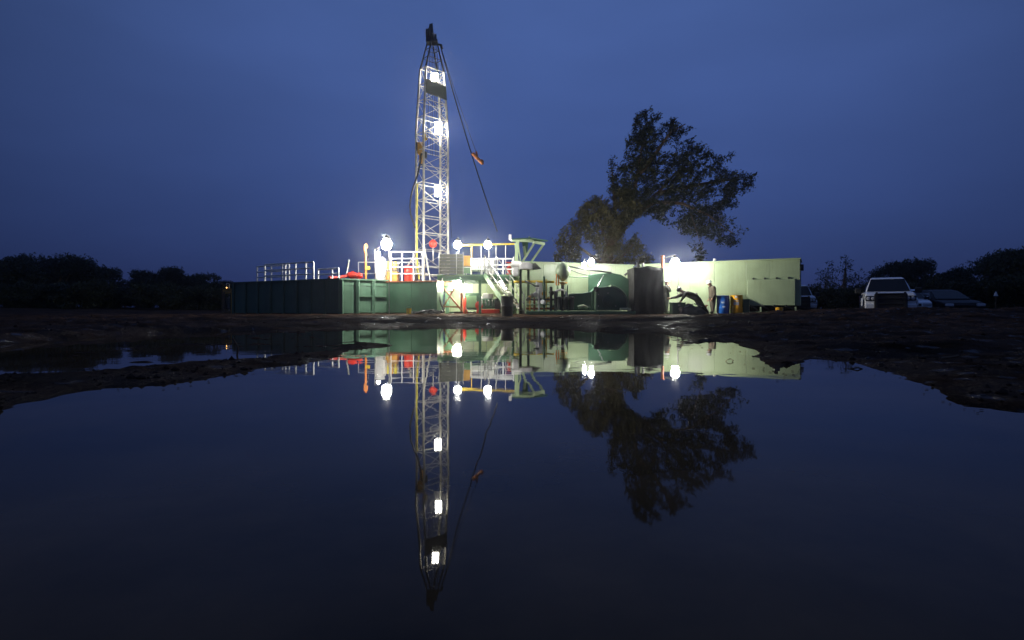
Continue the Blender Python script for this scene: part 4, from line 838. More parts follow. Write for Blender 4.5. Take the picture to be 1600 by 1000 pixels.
# ------------------------------------------------------------------ people
def person(label, J, body, hat, hand_curl=.6, face=(-1, 0, -.3)):
    """J: joints in world coords; one skinned surface"""
    J = {k: Vector(v) for k, v in J.items()}
    base = Vector(((J['l_an'].x + J['r_an'].x) / 2, (J['l_an'].y + J['r_an'].y) / 2, min(J['l_an'].z, J['r_an'].z) - .06))
    t = thing('person', label, 'person', base)
    V = []; E = []; R = []; tagv = []
    def add(p, r, parent=None, k='c'):
        V.append(tuple(Vector(p) - base)); R.append((r[0] * (1.42 if r[0] > .045 and k != 's' else 1), r[1] * (1.42 if r[0] > .045 and k != 's' else 1))); tagv.append(k)
        if parent is not None: E.append((parent, len(V) - 1))
        return len(V) - 1
    fd = Vector(face).normalized()
    pe = add(J['pelvis'], (.15, .13)); sp = add(J['pelvis'].lerp(J['chest'], .5), (.145, .12), pe); ch = add(J['chest'], (.17, .13), sp)
    ne = add(J['neck'], (.065, .065), ch, 's'); hv = J['head'] - J['neck']
    jw = add(J['head'] - hv.normalized() * .045 + fd * .015, (.072, .08), ne, 's'); hc = add(J['head'] + hv.normalized() * .03, (.082, .098), jw, 's'); tp = add(J['head'] + hv.normalized() * .10, (.06, .07), hc, 's')
    add(J['head'] + fd * .115 - hv.normalized() * .012, (.016, .016), jw, 's')
    for s in 'lr':
        sh = add(J[s + '_sh'], (.078, .078), ch); el = add(J[s + '_el'], (.052, .052), sh); wr = add(J[s + '_ha'], (.034, .034), el, 's')
        d = (J[s + '_ha'] - J[s + '_el']).normalized(); side = d.cross(Vector((0, 1, 0.2))).normalized(); n = side.cross(d)
        pa = add(J[s + '_ha'] + d * .055, (.042, .022), wr, 's')
        for k, (o, ln) in enumerate(((-.03, .065), (-.01, .078), (.01, .074), (.03, .058))):
            a = add(J[s + '_ha'] + d * .10 + side * o, (.010, .010), pa, 's'); b2 = add(J[s + '_ha'] + d * (.10 + ln * .6) + side * o + n * .015 * hand_curl, (.009, .009), a, 's'); add(J[s + '_ha'] + d * (.10 + ln * .8) + side * o + n * .05 * hand_curl, (.008, .008), b2, 's')
        a = add(J[s + '_ha'] + d * .05 + side * .05, (.011, .011), wr, 's'); add(J[s + '_ha'] + d * .095 + side * .065 + n * .015, (.009, .009), a, 's')
        hp_ = add(J[s + '_hip'], (.105, .105), pe); kn = add(J[s + '_kn'], (.072, .072), hp_); an = add(J[s + '_an'], (.055, .055), kn, 'b'); toe = add(J[s + '_an'] + Vector((fd.x, fd.y, 0)).normalized() * .17 + Vector((0, 0, -.02)), (.045, .04), an, 'b')
    me = bpy.data.meshes.new('skel'); me.from_pydata(V, E, []); me.update()
    o = bpy.data.objects.new('skel', me); COL.objects.link(o)
    o.modifiers.new('skin', 'SKIN'); sv = me.skin_vertices[0].data
    for i, r in enumerate(R): sv[i].radius = r
    sv[0].use_root = True
    ss = o.modifiers.new('sub', 'SUBSURF'); ss.levels = 2; ss.render_levels = 2
    dg = bpy.context.evaluated_depsgraph_get(); m2 = bpy.data.meshes.new_from_object(o.evaluated_get(dg)); m2.name = 'body'
    bpy.data.objects.remove(o)
    for k in (body, 'skin', 'boot'): m2.materials.append(MATS[k])
    P = np.array(V); kk = {'c': 0, 's': 1, 'b': 2}; RR = np.array([max(r) for r in R])
    Ea = np.array([e[0] for e in E]); Eb = np.array([e[1] for e in E]); et = [kk[tagv[e[0]]] for e in E]; AB = P[Eb] - P[Ea]; L2 = (AB ** 2).sum(1) + 1e-9
    for f in m2.polygons:      # sleeve, skin or boot: by the nearest bone's surface
        c = np.array(f.center); tt = np.clip(((c - P[Ea]) * AB).sum(1) / L2, 0, 1); dd = np.linalg.norm(c - P[Ea] - AB * tt[:, None], axis=1) - (RR[Ea] * (1 - tt) + RR[Eb] * tt) * .9
        f.material_index = et[int(np.argmin(dd))]; f.use_smooth = True
    ob = bpy.data.objects.new('body', m2); COL.objects.link(ob); ob.parent = t; ORG[ob.name] = base
    # jacket hem and collar
    hd = J['head']; hz = hv.normalized(); tilt = (hz + fd * -.15).normalized()
    MB().lathe(hd + hz * .035, [(.150, .0), (.152, .012), (.125, .02), (.122, .06), (.105, .105), (.06, .135), (.01, .142)], tilt, 18).build('hard_hat', hat, t, True)
    bt = J['pelvis'].lerp(J['chest'], .08); ud = (J['chest'] - J['pelvis']).normalized()
    MB().lathe(bt - ud * .02, [(.185, 0), (.192, .01), (.192, .045), (.185, .055)], ud, 16).build('belt', 'boot', t, True)
    sd_ = fd.cross(hz).normalized()
    for k in (-1, 1):
        MB().lathe(hd + fd * .088 + sd_ * .034 * k + hz * .012, [(.004, 0), (.011, .004), (.004, .010)], fd, 8).build('eye', 'boot', t, True)
        MB().lathe(hd + sd_ * .085 * k, [(.006, 0), (.026, .006), (.022, .016), (.004, .02)], sd_ * k, 10).build('ear', 'skin', t, True)
    return t
# bending worker (pushing, seen side on)
Yb = 26.45; gy = gz(ax(1104, Yb), Yb); o_ = Vector((0, .17, 0))
def q(px, py, dy=0): p = at(px, py, Yb); p.y += dy; return p
fz = lambda px, dy: Vector((ax(px, Yb), Yb + dy, gz(ax(px, Yb), Yb + dy) + .075))
person('worker in dark clothes bent far forward with both arms out over the chest', dict(head=q(1063, 453.5), neck=q(1067.3, 456.2), chest=q(1074, 458.3), pelvis=q(1087.5, 464.2),
    l_sh=q(1070, 458.5, -.17), l_el=q(1066, 464.5, -.2), l_ha=q(1062, 470.2, -.16), r_sh=q(1070, 459, .17), r_el=q(1058.5, 464.2, .2), r_ha=q(1049, 465.6, .16),
    l_hip=q(1088.5, 465.5, -.09), l_kn=q(1095.5, 476.5, -.12), l_an=fz(1105.5, -.12), r_hip=q(1088.5, 465.8, .09), r_kn=q(1094, 477, .12), r_an=fz(1102, .14)), 'cloth_dark', 'hat_dark', face=(-.8, 0, -.6))
Yb = 27.5
person('worker in tan work clothes and white hard hat standing with head bowed', dict(head=q(1108.6, 443.2), neck=q(1110.8, 447.4), chest=q(1112.8, 452.5), pelvis=q(1113.8, 465),
    l_sh=q(1112.6, 450.5, -.20), l_el=q(1114.5, 459.5, -.25), l_ha=q(1110.3, 466.5, -.22), r_sh=q(1112.6, 450.5, .20), r_el=q(1114.3, 459.5, .24), r_ha=q(1110, 466.5, .2),
    l_hip=q(1113.8, 467, -.10), l_kn=q(1112.6, 478, -.12), l_an=fz(1113, -.12), r_hip=q(1113.8, 467, .10), r_kn=q(1113.6, 478, .11), r_an=fz(1115, .12)), 'cloth_tan', 'hat_white', face=(-.85, -.1, -.5))
Yb = 27.6
person('worker in grey half hidden at the right edge of the tarpaulin block', dict(head=q(1041.5, 441.5), neck=q(1040.8, 446), chest=q(1040.2, 451), pelvis=q(1040, 464),
    l_sh=q(1041, 449.5, -.20), l_el=q(1046, 456, -.24), l_ha=q(1043.5, 448.5, -.26), r_sh=q(1039.5, 449.5, .18), r_el=q(1040, 458, .2), r_ha=q(1044, 463.5, .1),
    l_hip=q(1040, 466, -.1), l_kn=q(1040.5, 477, -.12), l_an=fz(1040.5, -.12), r_hip=q(1040, 466, .1), r_kn=q(1039.5, 477, .1), r_an=fz(1039.5, .1)), 'cloth_grey', 'hat_white', face=(.9, -.25, -.15))
# ------------------------------------------------------------------ vehicles
def wheel(t, c, r, w_):
    c = Vector(c); s = 1 if c.x > 0 else -1
    o = MB().lathe(c - Vector((w_ / 2, 0, 0)), [(r * .62, 0), (r * .93, 0), (r, w_ * .18), (r, w_ * .82), (r * .93, w_), (r * .62, w_)], (1, 0, 0), 26).build('wheel', 'rubber', t, True)
    MB().lathe(c + Vector((s * w_ * .30, 0, 0)), [(r * .64, -.05), (r * .64, .01), (r * .55, .0), (r * .2, .03), (r * .1, .05)], (s, 0, 0), 20).build('rim', 'chrome', o, True)
def wprism(prof, m, name, t, bevel=0.0, smooth=False):
    """side profile (y, z, half width) closed into a solid"""
    n = len(prof); vs = [(-w_, y, z) for y, z, w_ in prof] + [(w_, y, z) for y, z, w_ in prof]
    mb = MB(); mb._add(vs, [tuple(range(n))[::-1], tuple(range(n, 2 * n))] + [(i, (i + 1) % n, n + (i + 1) % n, n + i) for i in range(n)])
    return mb.build(name, m, t, smooth, bevel)
def pickup(label, loc, rz, paint, name='pickup_truck'):
    t = thing(name, label, 'pickup', loc, rz, world=False)
    W = .98
    wprism([(.06, .50, .86), (-.02, .62, .93), (-.03, .85, .94), (.0, 1.02, .93), (.06, 1.12, .90), (.18, 1.19, .88), (.6, 1.24, .88), (1.35, 1.27, .90), (1.5, 1.22, .97), (2.9, 1.20, W), (3.35, 1.20, W), (5.55, 1.20, W), (5.6, .9, W), (5.6, .55, W), (3.0, .42, W), (1.5, .42, W)], paint, 'body', t, .06, True)
    wprism([(1.18, 1.22, .87), (1.5, 1.55, .78), (1.85, 1.86, .66), (2.0, 1.92, .62), (2.3, 1.955, .60), (3.0, 1.95, .60), (3.3, 1.90, .63), (3.45, 1.75, .70), (3.55, 1.18, .86)], paint, 'cab', t, .05, True)
    for s in (-1, 1): MB().prism([(s * .98, .5, .62), (s * .98, .52, .86), (s * .98, .72, .98), (s * .98, 1.18, .98), (s * .98, 1.38, .86), (s * .98, 1.40, .62), (s * .98, 1.32, .62), (s * .98, 1.15, .90), (s * .98, .75, .90), (s * .98, .58, .62)], (s * .05, 0, 0)).build('fender_flare', paint, t, bevel=.015)
    MB()._add([(-.80, 1.225, 1.28), (.80, 1.225, 1.28), (.635, 1.80, 1.855), (-.635, 1.80, 1.855), (-.80, 1.26, 1.26), (.80, 1.26, 1.26), (.635, 1.86, 1.83), (-.635, 1.86, 1.83)], [(0, 1, 2, 3), (7, 6, 5, 4), (0, 4, 5, 1), (1, 5, 6, 2), (2, 6, 7, 3), (3, 7, 4, 0)]).build('windscreen', 'car_glass', t)
    for s in (-1, 1):
        for y0, y1, ya, yb in ((1.45, 2.35, 1.92, 2.35), (2.43, 3.35, 2.43, 3.22)):
            MB()._add([(s * .868, y0, 1.27), (s * .872, y1, 1.27), (s * .710, yb, 1.80), (s * .705, ya, 1.80), (s * .84, y0, 1.27), (s * .84, y1, 1.27), (s * .67, yb, 1.80), (s * .67, ya, 1.80)], [(0, 1, 2, 3), (7, 6, 5, 4), (0, 4, 5, 1), (1, 5, 6, 2), (2, 6, 7, 3), (3, 7, 4, 0)]).build('side_window', 'car_glass', t)
        MB().box((s * .70, -.02, .95), (.40, .10, .22)).build('headlight', 'black_plastic', t, bevel=.03); [MB().lathe((s * q_, -.07, .95), [(.075, 0), (.065, .03), (.02, .04)], (0, -1, 0), 14).build('lens', 'lamp_clear', t, True) for q_ in (.62, .79)]
        MB().box((s * 1.13, 1.55, 1.33), (.26, .14, .24)).build('mirror', 'black_plastic', t, bevel=.04); bar('mirror_arm', (s * .9, 1.6, 1.25), (s * 1.08, 1.56, 1.28), .05, 'black_plastic', t)
        MB().box((s * .80, -.08, .58), (.30, .10, .16)).build('fog_lamp', 'black_plastic', t, bevel=.02)
        for y in (.95, 4.55):
            MB().lathe((s * .90, y, .42), [(.50, 0), (.50, .092), (.40, .093)], (s, 0, 0), 24).build('wheel_arch', 'black_plastic', t, True); wheel(t, (s * .87, y, .40), .40, .28)
        for y in (1.45, 2.40, 3.42): MB().box((s * .983, y, .92), (.012, .015, .55)).build('door_gap', 'black_plastic', t)
        for y in (2.2, 3.15): MB().box((s * 1.0, y, 1.05), (.04, .18, .04)).build('door_handle', 'black_plastic', t, bevel=.008)
        MB().box((s * .92, 5.6, 1.0), (.14, .06, .34)).build('tail_light', 'red_paint', t, bevel=.02)
    MB().box((0, -.05, .92), (1.0, .08, .34)).build('grille', 'black_plastic', t, bevel=.02)
    MB().box((0, -.10, .60), (1.86, .22, .24)).build('bumper', paint, t, bevel=.05)
    MB().box((0, -.22, .60), (.34, .02, .14)).build('plate', 'plate', t)
    # grille guard
    gg = MB().box((0, -.27, .78), (1.18, .06, .72)).build('grille_guard', 'black_plastic', t, bevel=.05)
    for x in (-.50, .50): bar('upright', (x, -.32, .40), (x, -.30, 1.20), .08, 'black_plastic', gg)
    for z in (.5, .72, .94, 1.14): bar('crossbar', (-.55, -.33, z), (.55, -.33, z), .05, 'black_plastic', gg, True)
    return t
def saloon(label, loc, rz, paint, name='saloon_car', cat='car'):
    t = thing(name, label, cat, loc, rz, world=False); W = .88
    wprism([(0, .30, .80), (-.02, .55, .84), (.08, .74, .84), (.5, .84, .84), (1.15, .92, .86), (3.6, .96, .86), (4.3, .94, .84), (4.55, .85, .82), (4.6, .45, .82), (4.5, .28, .80), (.2, .24, .80)], paint, 'body', t, .04)
    wprism([(1.0, .90, .80), (1.85, 1.36, .60), (2.3, 1.44, .58), (2.9, 1.42, .58), (3.9, .94, .76)], paint, 'roof', t, .03)
    MB()._add([(-.74, 1.04, .96), (.74, 1.04, .96), (.575, 1.78, 1.36), (-.575, 1.78, 1.36), (-.74, 1.1, .93), (.74, 1.1, .93), (.575, 1.84, 1.33), (-.575, 1.84, 1.33)], [(0, 1, 2, 3), (7, 6, 5, 4), (0, 4, 5, 1), (1, 5, 6, 2), (2, 6, 7, 3), (3, 7, 4, 0)]).build('windscreen', 'car_glass', t)
    for s in (-1, 1):
        MB()._add([(s * .80, 1.35, .97), (s * .80, 3.4, .99), (s * .60, 2.95, 1.35), (s * .615, 1.95, 1.33), (s * .76, 1.35, .97), (s * .76, 3.4, .99), (s * .56, 2.95, 1.35), (s * .57, 1.95, 1.33)], [(0, 1, 2, 3), (7, 6, 5, 4), (0, 4, 5, 1), (1, 5, 6, 2), (2, 6, 7, 3), (3, 7, 4, 0)]).build('side_window', 'car_glass', t)
        MB().box((s * .64, .0, .64), (.34, .12, .13)).build('headlight', 'lamp_clear', t, bevel=.03)
        MB().box((s * .95, 1.45, 1.0), (.2, .12, .14)).build('mirror', paint, t, bevel=.03)
        MB().box((s * .7, 4.58, .72), (.3, .06, .14)).build('tail_light', 'red_paint', t, bevel=.02)
        for y in (.85, 3.6):
            MB().lathe((s * .77, y, .32), [(.40, 0), (.40, .094), (.32, .095)], (s, 0, 0), 22).build('wheel_arch', 'black_plastic', t, True); wheel(t, (s * .76, y, .31), .31, .22)
        for y in (1.5, 2.55, 3.35): MB().box((s * .863, y, .66), (.012, .014, .5)).build('door_gap', 'black_plastic', t)
    MB().box((0, -.03, .62), (.8, .06, .12)).build('grille', 'black_plastic', t, bevel=.02); MB().box((0, -.05, .40), (1.6, .14, .2)).build('bumper', paint, t, bevel=.04)
    MB().box((0, -.13, .42), (.32, .02, .12)).build('plate', 'plate', t)
    return t
def place(fn, label, px, Y, rz, paint, dz=0, **k):
    x = ax(px, Y); return fn(label, (x, Y, gz(x, Y) - .02 + dz), rz, paint, **k)
place(pickup, 'white pickup truck with a black grille guard facing the puddle', 1391, 24.2, math.radians(-30), 'car_white')
place(saloon, 'white car mostly hidden behind the white pickup', 1424, 27.5, math.radians(-26), 'car_white')
place(saloon, 'dark car parked in the gloom right of the white pickup', 1508, 26.5, math.radians(-12), 'car_dark')
place(pickup, 'silver pickup half hidden behind the end of the lit container', 1248, 33.5, math.radians(-22), 'car_silver')
p = Vector((ax(1556, 30), 30, 0)); p.z = az_(462.6, 30)
t = thing('marker_flag', 'small white marker on a stake at the far right', 'marker', (p.x, p.y, gz(p.x, p.y)))
MB().lathe(p, [(.10, 0), (.03, .22), (.01, .24)], seg=12).build('marker', 'white_paint', t, True); bar('stake', (p.x, p.y, gz(p.x, p.y) - .02), p + Vector((0, 0, .02)), .03, 'wood', t)
# ------------------------------------------------------------------ trees
rs = np.random.RandomState(4)
def leaves(cent, size, sharp=(0, 0, 0), droop=0.0):
    """one small two-triangle leaf blade per centre"""
    n = len(cent); d = rs.normal(size=(n, 3)) + np.array(sharp); d /= np.linalg.norm(d, axis=1)[:, None]
    a = rs.normal(size=(n, 3)); u = np.cross(d, a); u /= np.linalg.norm(u, axis=1)[:, None]
    ln = (size * rs.uniform(.6, 1.4, n))[:, None]; wd = ln * rs.uniform(.28, .5, n)[:, None]
    nrm = np.cross(d, u) * ln * .12
    V = np.stack([cent - d * ln * .5, cent + u * wd * .5 + nrm, cent + d * ln * .5, cent - u * wd * .5 + nrm], 1).reshape(-1, 3)
    return V, np.arange(4 * n).reshape(-1, 4)
def crown_mesh(name, clumps, leaf, per, m, sharp=(0, 0, 0), twig=.35):
    """clumps: (centre, radii); leaves gather on random twigs inside each clump so gaps stay open"""
    P = []
    for c, r in clumps:
        c = np.array(c); r = np.array(r); k = max(4, int(per * (r[0] * r[1] * r[2]) ** (1 / 3)))
        d = rs.normal(size=(k, 3)); d /= np.linalg.norm(d, axis=1)[:, None]; rad = rs.uniform(.15, 1, k) ** .5
        tips = c + d * rad[:, None] * r
        for tp in tips:
            dv = rs.normal(size=3) + np.array(sharp); dv /= np.linalg.norm(dv); q_ = rs.randint(8, 17)
            s = rs.uniform(-1, 1, q_)[:, None]; P.append(tp + dv * s * twig + rs.normal(size=(q_, 3)) * twig * .22)
    P = np.concatenate(P); V, Fc = leaves(P, leaf, sharp); me = np_mesh(name, V, Fc); me.materials.append(MATS[m]); return me
def limb_pts(a, b_, n, wob): 
    a = np.array(a); b_ = np.array(b_); return [Vector(a + (b_ - a) * i / n + rs.normal(size=3) * wob * (0 < i < n)) for i in range(n + 1)]
def tpx(px, py, dy=0): p = at(px, py, YT); p.y += dy; return p
YT = 38.0
bt = Vector((ax(944, YT), YT, gz(ax(944, YT), YT)))
tree = thing('windswept_tree', 'large windswept tree leaning right behind the green containers', 'tree', bt)
MB().path([bt - Vector((0, 0, .1)), tpx(943, 450), tpx(946, 415), tpx(953, 385, .2), tpx(964, 362, .3), tpx(978, 345, .2)], [.55, .46, .40, .36, .30, .24], 12).build('trunk', 'bark', tree, True)
limbs = [[(978, 345, .2), (988, 310, 0), (996, 270, -.2), (1003, 230, 0), (1012, 190, .2)], [(978, 345, .2), (1000, 325, .3), (1030, 300, .6), (1065, 262, .8), (1110, 250, .6)],
         [(988, 332, .2), (1020, 318, -.5), (1060, 322, -.9), (1100, 340, -.9), (1140, 368, -.7)], [(996, 275, -.2), (1020, 245, -.8), (1040, 215, -1), (1065, 200, -.8)], [(1030, 300, .6), (1080, 290, .2), (1130, 282, 0), (1160, 280, .1)],
         [(953, 385, .2), (935, 350, -.4), (925, 325, -.6)], [(946, 415, 0), (905, 385, .3), (888, 365, .4)], [(946, 415, 0), (975, 398, -.3), (988, 382, -.4)], [(964, 362, .3), (962, 310, .4), (957, 260, .3)], [(1072, 335, -.9), (1082, 365, -.9), (1092, 395, -.8)]]
for lb in limbs:
    n = len(lb); r0 = (.17 if lb[0][0] > 960 else .13) if lb[0][0] != 1072 else .035
    MB().path([tpx(*p) for p in lb], [r0 * (1 - .8 * i / (n - 1)) for i in range(n)], 8).build('limb', 'bark', tree, True)
def cp(l): return np.array([(840 + x * .28, 150 + y * .28) for x, y in l])
CROWN = cp([(405,560),(412,450),(450,440),(485,340),(495,270),(530,180),(570,95),(640,85),(680,110),(655,150),(630,200),(690,165),(750,130),(790,150),(790,190),(850,185),(790,225),(770,260),(860,255),(900,290),(960,330),(1010,340),(1095,322),(1040,375),(1000,400),(1060,425),(1120,440),(1195,450),(1170,545),(1120,490),(1090,560),(1110,600),(1050,640),(1000,650),(1090,710),(1130,790),(1120,830),(1040,830),(960,800),(900,780),(820,770),(760,710),(690,700),(640,650),(590,650),(530,700),(470,740),(420,720)])
SPUR = cp([(395,310),(420,320),(430,400),(470,390),(440,470),(405,460)]); HANG = cp([(860,800),(890,820),(935,860),(920,900),(940,930),(880,930),(890,870),(850,830)])
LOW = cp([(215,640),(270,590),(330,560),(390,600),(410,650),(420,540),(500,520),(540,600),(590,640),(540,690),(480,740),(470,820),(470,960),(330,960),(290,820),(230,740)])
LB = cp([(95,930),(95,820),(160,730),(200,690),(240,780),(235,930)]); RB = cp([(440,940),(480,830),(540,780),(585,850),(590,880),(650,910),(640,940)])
def fill(poly, n, gap, gs, thick, tw, q0, q1, sharp):
    """twigs spread through the volume of one bough mass; noise keeps open gaps"""
    lo, hi = poly.min(0), poly.max(0); P = []; c = 0
    while c < n:
        x = rs.uniform(lo[0], hi[0], 4000); y = rs.uniform(lo[1], hi[1], 4000); sd_ = -sdist(x, y, poly) + rs.normal(size=4000) * .8
        ok = (sd_ > 0) & (vnoise(x / gs, y / gs, 31) + .5 * vnoise(x / gs * 2.3, y / gs * 2.3, 32) < gap)
        for px_, py_, s_ in zip(x[ok], y[ok], sd_[ok]):
            dy = rs.normal() * thick * (.35 + min(1, s_ / 18)); tp_ = np.array(tpx(px_, py_, dy) - bt); dv = rs.normal(size=3) + np.array(sharp); dv /= np.linalg.norm(dv); k_ = rs.randint(q0, q1)
            P.append(tp_ + dv * rs.uniform(-1, 1, k_)[:, None] * tw + rs.normal(size=(k_, 3)) * tw * .25); c += 1
            if c >= n: break
    return P
def crown_of(name, PP, leaf, m, sharp):
    V, Fc = leaves(np.concatenate(PP), leaf, sharp); me = np_mesh(name, V, Fc); me.materials.append(MATS[m]); o = bpy.data.objects.new(name, me); COL.objects.link(o); o.parent = tree; return o
crown_of('crown', fill(CROWN, 3300, .05, 8.0, .8, .24, 9, 15, (1.1, 0, .55)) + fill(SPUR, 40, .2, 9, .3, .25, 5, 9, (.2, 0, .8)) + fill(HANG, 60, .15, 8, .3, .25, 6, 11, (.1, 0, -.6)), .165, 'leaf_oak', (1.0, 0, .5))
o = crown_of('lower_foliage', fill(LOW, 1150, .10, 8, .8, .28, 10, 16, (.3, 0, 1)) + fill(LB, 240, .2, 10, .5, .30, 9, 14, (0, 0, 1)) + fill(RB, 220, .2, 10, .5, .30, 9, 14, (0, 0, 1)), .17, 'leaf_lamplit', (.2, 0, .9)); o['label'] = 'lower foliage round the trunk with lamp light painted into its leaves'
# dark scrub and trees around the site: a few grown ones, copied
def scrub(kind, h, wd, label, per, leaf, dens_clumps):
    t = thing(kind, label, 'tree' if 'tree' in kind else 'shrub', (0, 0, 0), world=True, group=None)
    MB().path([Vector((0, 0, -.1)), Vector((.05, 0, h * .25)), Vector((-.05, .1, h * .5)), Vector((.1, 0, h * .8))], [h * .035, h * .03, h * .02, h * .008], 8).build('trunk', 'bark', t, True)
    cls = []
    for k in range(dens_clumps):
        a = rs.uniform(0, 6.28); rr = wd * .5 * rs.uniform(.1, .85) ** .7; z = h * rs.uniform(.06 if h < 3 else .16, .86); rr *= math.sqrt(max(.1, 1 - (z / h - .45) ** 2 * 2.6))
        c = (rr * math.cos(a), rr * math.sin(a) * .8, z); cls.append((c, (wd * rs.uniform(.10, .2), wd * rs.uniform(.10, .18), h * rs.uniform(.08, .16))))
        MB().path(limb_pts((0, 0, h * rs.uniform(.15, .5)), c, 3, .06 * h / 4), [h * .014, h * .01, h * .007, h * .003], 5).build('limb', 'bark', t, True) if k % 3 == 0 else None
    me = crown_mesh('crown', cls, leaf, per, 'leaf_brush', (0, 0, .2), .35); o = bpy.data.objects.new('crown', me); COL.objects.link(o); o.parent = t
    return t
protoA = scrub('mesquite_tree', 5.2, 6.5, 'x', 62, .22, 34)
protoB = scrub('mesquite_tree', 4.6, 7.5, 'x', 62, .22, 34)
protoC = scrub('sparse_tree', 5.0, 4.6, 'x', 16, .16, 18)
protoD = scrub('thicket_shrub', 2.4, 5.0, 'x', 85, .18, 34)
def stand(proto, first, px, pytop, Y, label, sw=1.0, group=None):
    x = ax(px, Y); g0 = gz(x, Y); h = az_(pytop, Y) - g0; hp_ = {'mesquite_tree': None}.get('x')
    H = {protoA: 5.2, protoB: 4.6, protoC: 5.0, protoD: 2.4}[proto] * .97; k = h / H
    if first:
        proto.location = (x, Y, g0); proto.scale = (k * sw, k * sw, k); proto.rotation_euler = (0, 0, rs.uniform(0, 6)); proto['label'] = label; proto['group'] = group
    else: dup(proto, (x, Y, g0), rs.uniform(0, 6), label, (k * sw, k * sw, k), group)
gl, gr = 'dark trees along the left', 'dark trees along the right'
first = {}
def st_(proto, *a, **k):
    stand(proto, proto.name not in first, *a, **k); first[proto.name] = 1
st_(protoA, 20, 399, 52, 'dark bushy tree at the left frame edge', group=gl)
st_(protoB, 95, 400, 56, 'broad dark tree forming the tallest hump on the left skyline', group=gl)
st_(protoA, 150, 414, 60, 'dark tree sloping down to the gap in the left skyline', group=gl)
st_(protoB, 62, 404, 66, 'dark tree behind the leftmost trees', group=gl)
st_(protoA, 265, 416, 60, 'dark tree right of the gap in the left skyline', group=gl)
st_(protoB, 230, 424, 64, 'lower dark tree at the gap in the left skyline', group=gl)
st_(protoB, 310, 428, 62, 'dark tree tapering towards the ribbed tank', group=gl)
st_(protoA, 360, 438, 66, 'low dark tree behind the left end of the ribbed tank', group=gl)
st_(protoC, 1320, 396, 44, 'sparse thin tree between the container and the white pickup', group=gr)
st_(protoC, 1290, 415, 48, 'small sparse tree just right of the container', .8, group=gr)
st_(protoA, 1415, 402, 48, 'dark rounded tree behind the white pickup', .9, group=gr)
st_(protoB, 1490, 420, 52, 'low dark tree above the dark car', group=gr)
st_(protoA, 1575, 386, 44, 'tall dark tree at the right frame edge', group=gr)
st_(protoC, 1540, 398, 47, 'thin tree at the left flank of the rightmost dark tree', group=gr)
st_(protoB, 1640, 380, 40, 'dark tree running out of the right frame edge', group=gr)
k = 0
for px, py, Y in ((1275, 448, 42), (1330, 446, 40), (1385, 440, 41), (1440, 440, 40), (1495, 438, 42), (1545, 432, 40), (1600, 430, 39), (10, 440, 45), (70, 442, 46), (130, 440, 45), (190, 444, 47), (250, 442, 46), (305, 446, 47), (350, 450, 46), (40, 446, 50), (100, 446, 52), (160, 448, 50), (220, 450, 52), (280, 450, 50), (1310, 450, 46), (1415, 446, 46), (1520, 442, 46), (1570, 440, 45), (1360, 448, 50), (1650, 440, 40), (-50, 440, 45)):
    side = 'left' if px < 800 else 'right'
    st_(protoD, px, py, Y, 'low dark thicket shrub massed under the %s trees' % side, group='thicket shrubs on the %s' % side)
# ------------------------------------------------------------------ clods and sticks on the banks
P = []; Fc = []
def clods():
    V = []; Q = []
    base = np.array([(1, 0, 0), (-1, 0, 0), (0, 1, 0), (0, -1, 0), (0, 0, 1), (0, 0, -1)], float); tri = [(0, 2, 4), (2, 1, 4), (1, 3, 4), (3, 0, 4), (2, 0, 5), (1, 2, 5), (3, 1, 5), (0, 3, 5)]
    n = 4200; r = np.exp(rs.uniform(math.log(1.6), math.log(26), n)); a = rs.uniform(-.8, .8, n); X = r * np.sin(a); Y = r * np.cos(a); H = ground_h(X, Y); ok = H > 0.004
    for x, y, h, rr in zip(X[ok], Y[ok], H[ok], r[ok]):
        s = rs.uniform(.003, .010) * (1 + .07 * rr) * (1 + 1.2 * (rs.rand() > .93)); R = base * (s * rs.uniform(.6, 1.3, (6, 3))); R[:, 2] *= .7; k = len(V); V.extend((R + np.array([x, y, h + s * .15])).tolist()); Q.extend([(k + i, k + j, k + l_) for i, j, l_ in tri])
    me = np_mesh('mud_clods', V, Q); me.materials.append(bpy.data.materials['wet_mud']); me.polygons.foreach_set('use_smooth', [True] * len(me.polygons))
    o = bpy.data.objects.new('mud_clods', me); COL.objects.link(o); tag(o, 'small wet mud clods strewn over the banks', 'mud', kind='stuff')
clods()
def stick(pts, r, label, name='twig'):
    tag(MB().path([Vector(p) for p in pts], r, 6).build(name, 'bark', None, True), label, 'twig')
c = shore(1140, 565)
stick([(c[0] - .022, c[1] + .01, -.002), (c[0] - .012, c[1], .013), (c[0] + .008, c[1] + .01, .015), (c[0] + .022, c[1], .008), (c[0] + .012, c[1] - .01, .001)], .002, 'thin looped twig standing out of the water at the right bank')
c = shore(370, 555)
stick([(c[0], c[1], -.01), (c[0] + .01, c[1], .05), (c[0] - .03, c[1], .12)], .006, 'thin twig standing in the wet mud at the left')
c = shore(1340, 577)
stick([(c[0] - .04, c[1] + .03, -.003), (c[0], c[1], .008), (c[0] + .035, c[1] + .02, .001)], .004, 'dark stick half sunk in the water off the right bank')
c = shore(1490, 572)
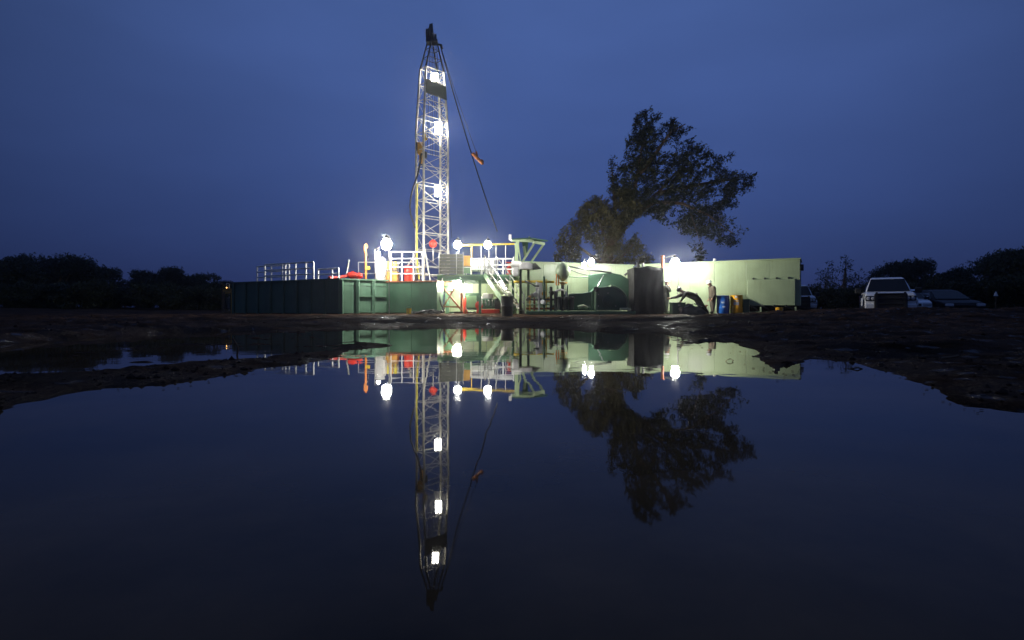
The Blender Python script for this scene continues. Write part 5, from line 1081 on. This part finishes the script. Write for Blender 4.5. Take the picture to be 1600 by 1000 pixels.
stick([(c[0] - .03, c[1] + .05, gz(c[0] - .03, c[1] + .05) + .01), (c[0] + .03, c[1], gz(c[0], c[1]) + .03)], .008, 'pale stub of wood on the dark mud at the right')
# ------------------------------------------------------------------ thin scattering volume added to give the lamps a halo
hm = bpy.data.materials.new('lamp_halo'); hm.use_nodes = True; t = hm.node_tree; t.nodes.clear()
ho = t.nodes.new('ShaderNodeOutputMaterial'); pv = t.nodes.new('ShaderNodeVolumePrincipled'); t.links.new(pv.outputs[0], ho.inputs['Volume'])
pv.inputs['Color'].default_value = (0.9, 0.93, 1.0, 1); pv.inputs['Density'].default_value = 0.0009; pv.inputs['Anisotropy'].default_value = 0.95
mb = MB(); mb.box((0, 0, 8.5), (660, 660, 19.0)); hz = mb.build('lamp_halo_volume', 'puddle', None); hz.data.materials.clear(); hz.data.materials.append(hm); hz['kind'] = 'stuff'
# ------------------------------------------------------------------ scraps afloat near the banks
V = []; Q = []
for k in range(170):
    q_ = SH[rs.randint(4, len(SH) - 2)]; x, y = shore(q_[0] + rs.normal() * 14, q_[1] + abs(rs.normal()) * 6 + 1.5)
    if gz(x, y) > -.002: continue
    s_ = rs.uniform(.002, .0065) * (1 + .1 * y); a_ = rs.uniform(0, 6.28); e_ = rs.uniform(.3, .8); c_ = np.array([(math.cos(a_ + q), math.sin(a_ + q) * e_) for q in (0, 1.3, 2.2, 3.3, 4.4, 5.4)]) * s_; n0 = len(V)
    V += [(x + u, y + v, .002) for u, v in c_] + [(x + u * .8, y + v * .8, .002 + s_ * .25) for u, v in c_]
    for i in range(6): Q.append((n0 + i, n0 + (i + 1) % 6, n0 + 6 + (i + 1) % 6, n0 + 6 + i))
    Q += [(n0 + 6, n0 + 7, n0 + 8, n0 + 9), (n0 + 6, n0 + 9, n0 + 10, n0 + 11)]
me = np_mesh('floating_scraps', V, Q); me.materials.append(MATS['bark']); o = bpy.data.objects.new('floating_scraps', me); COL.objects.link(o); tag(o, 'dark scraps floating along the puddle edge', 'debris', kind='stuff')
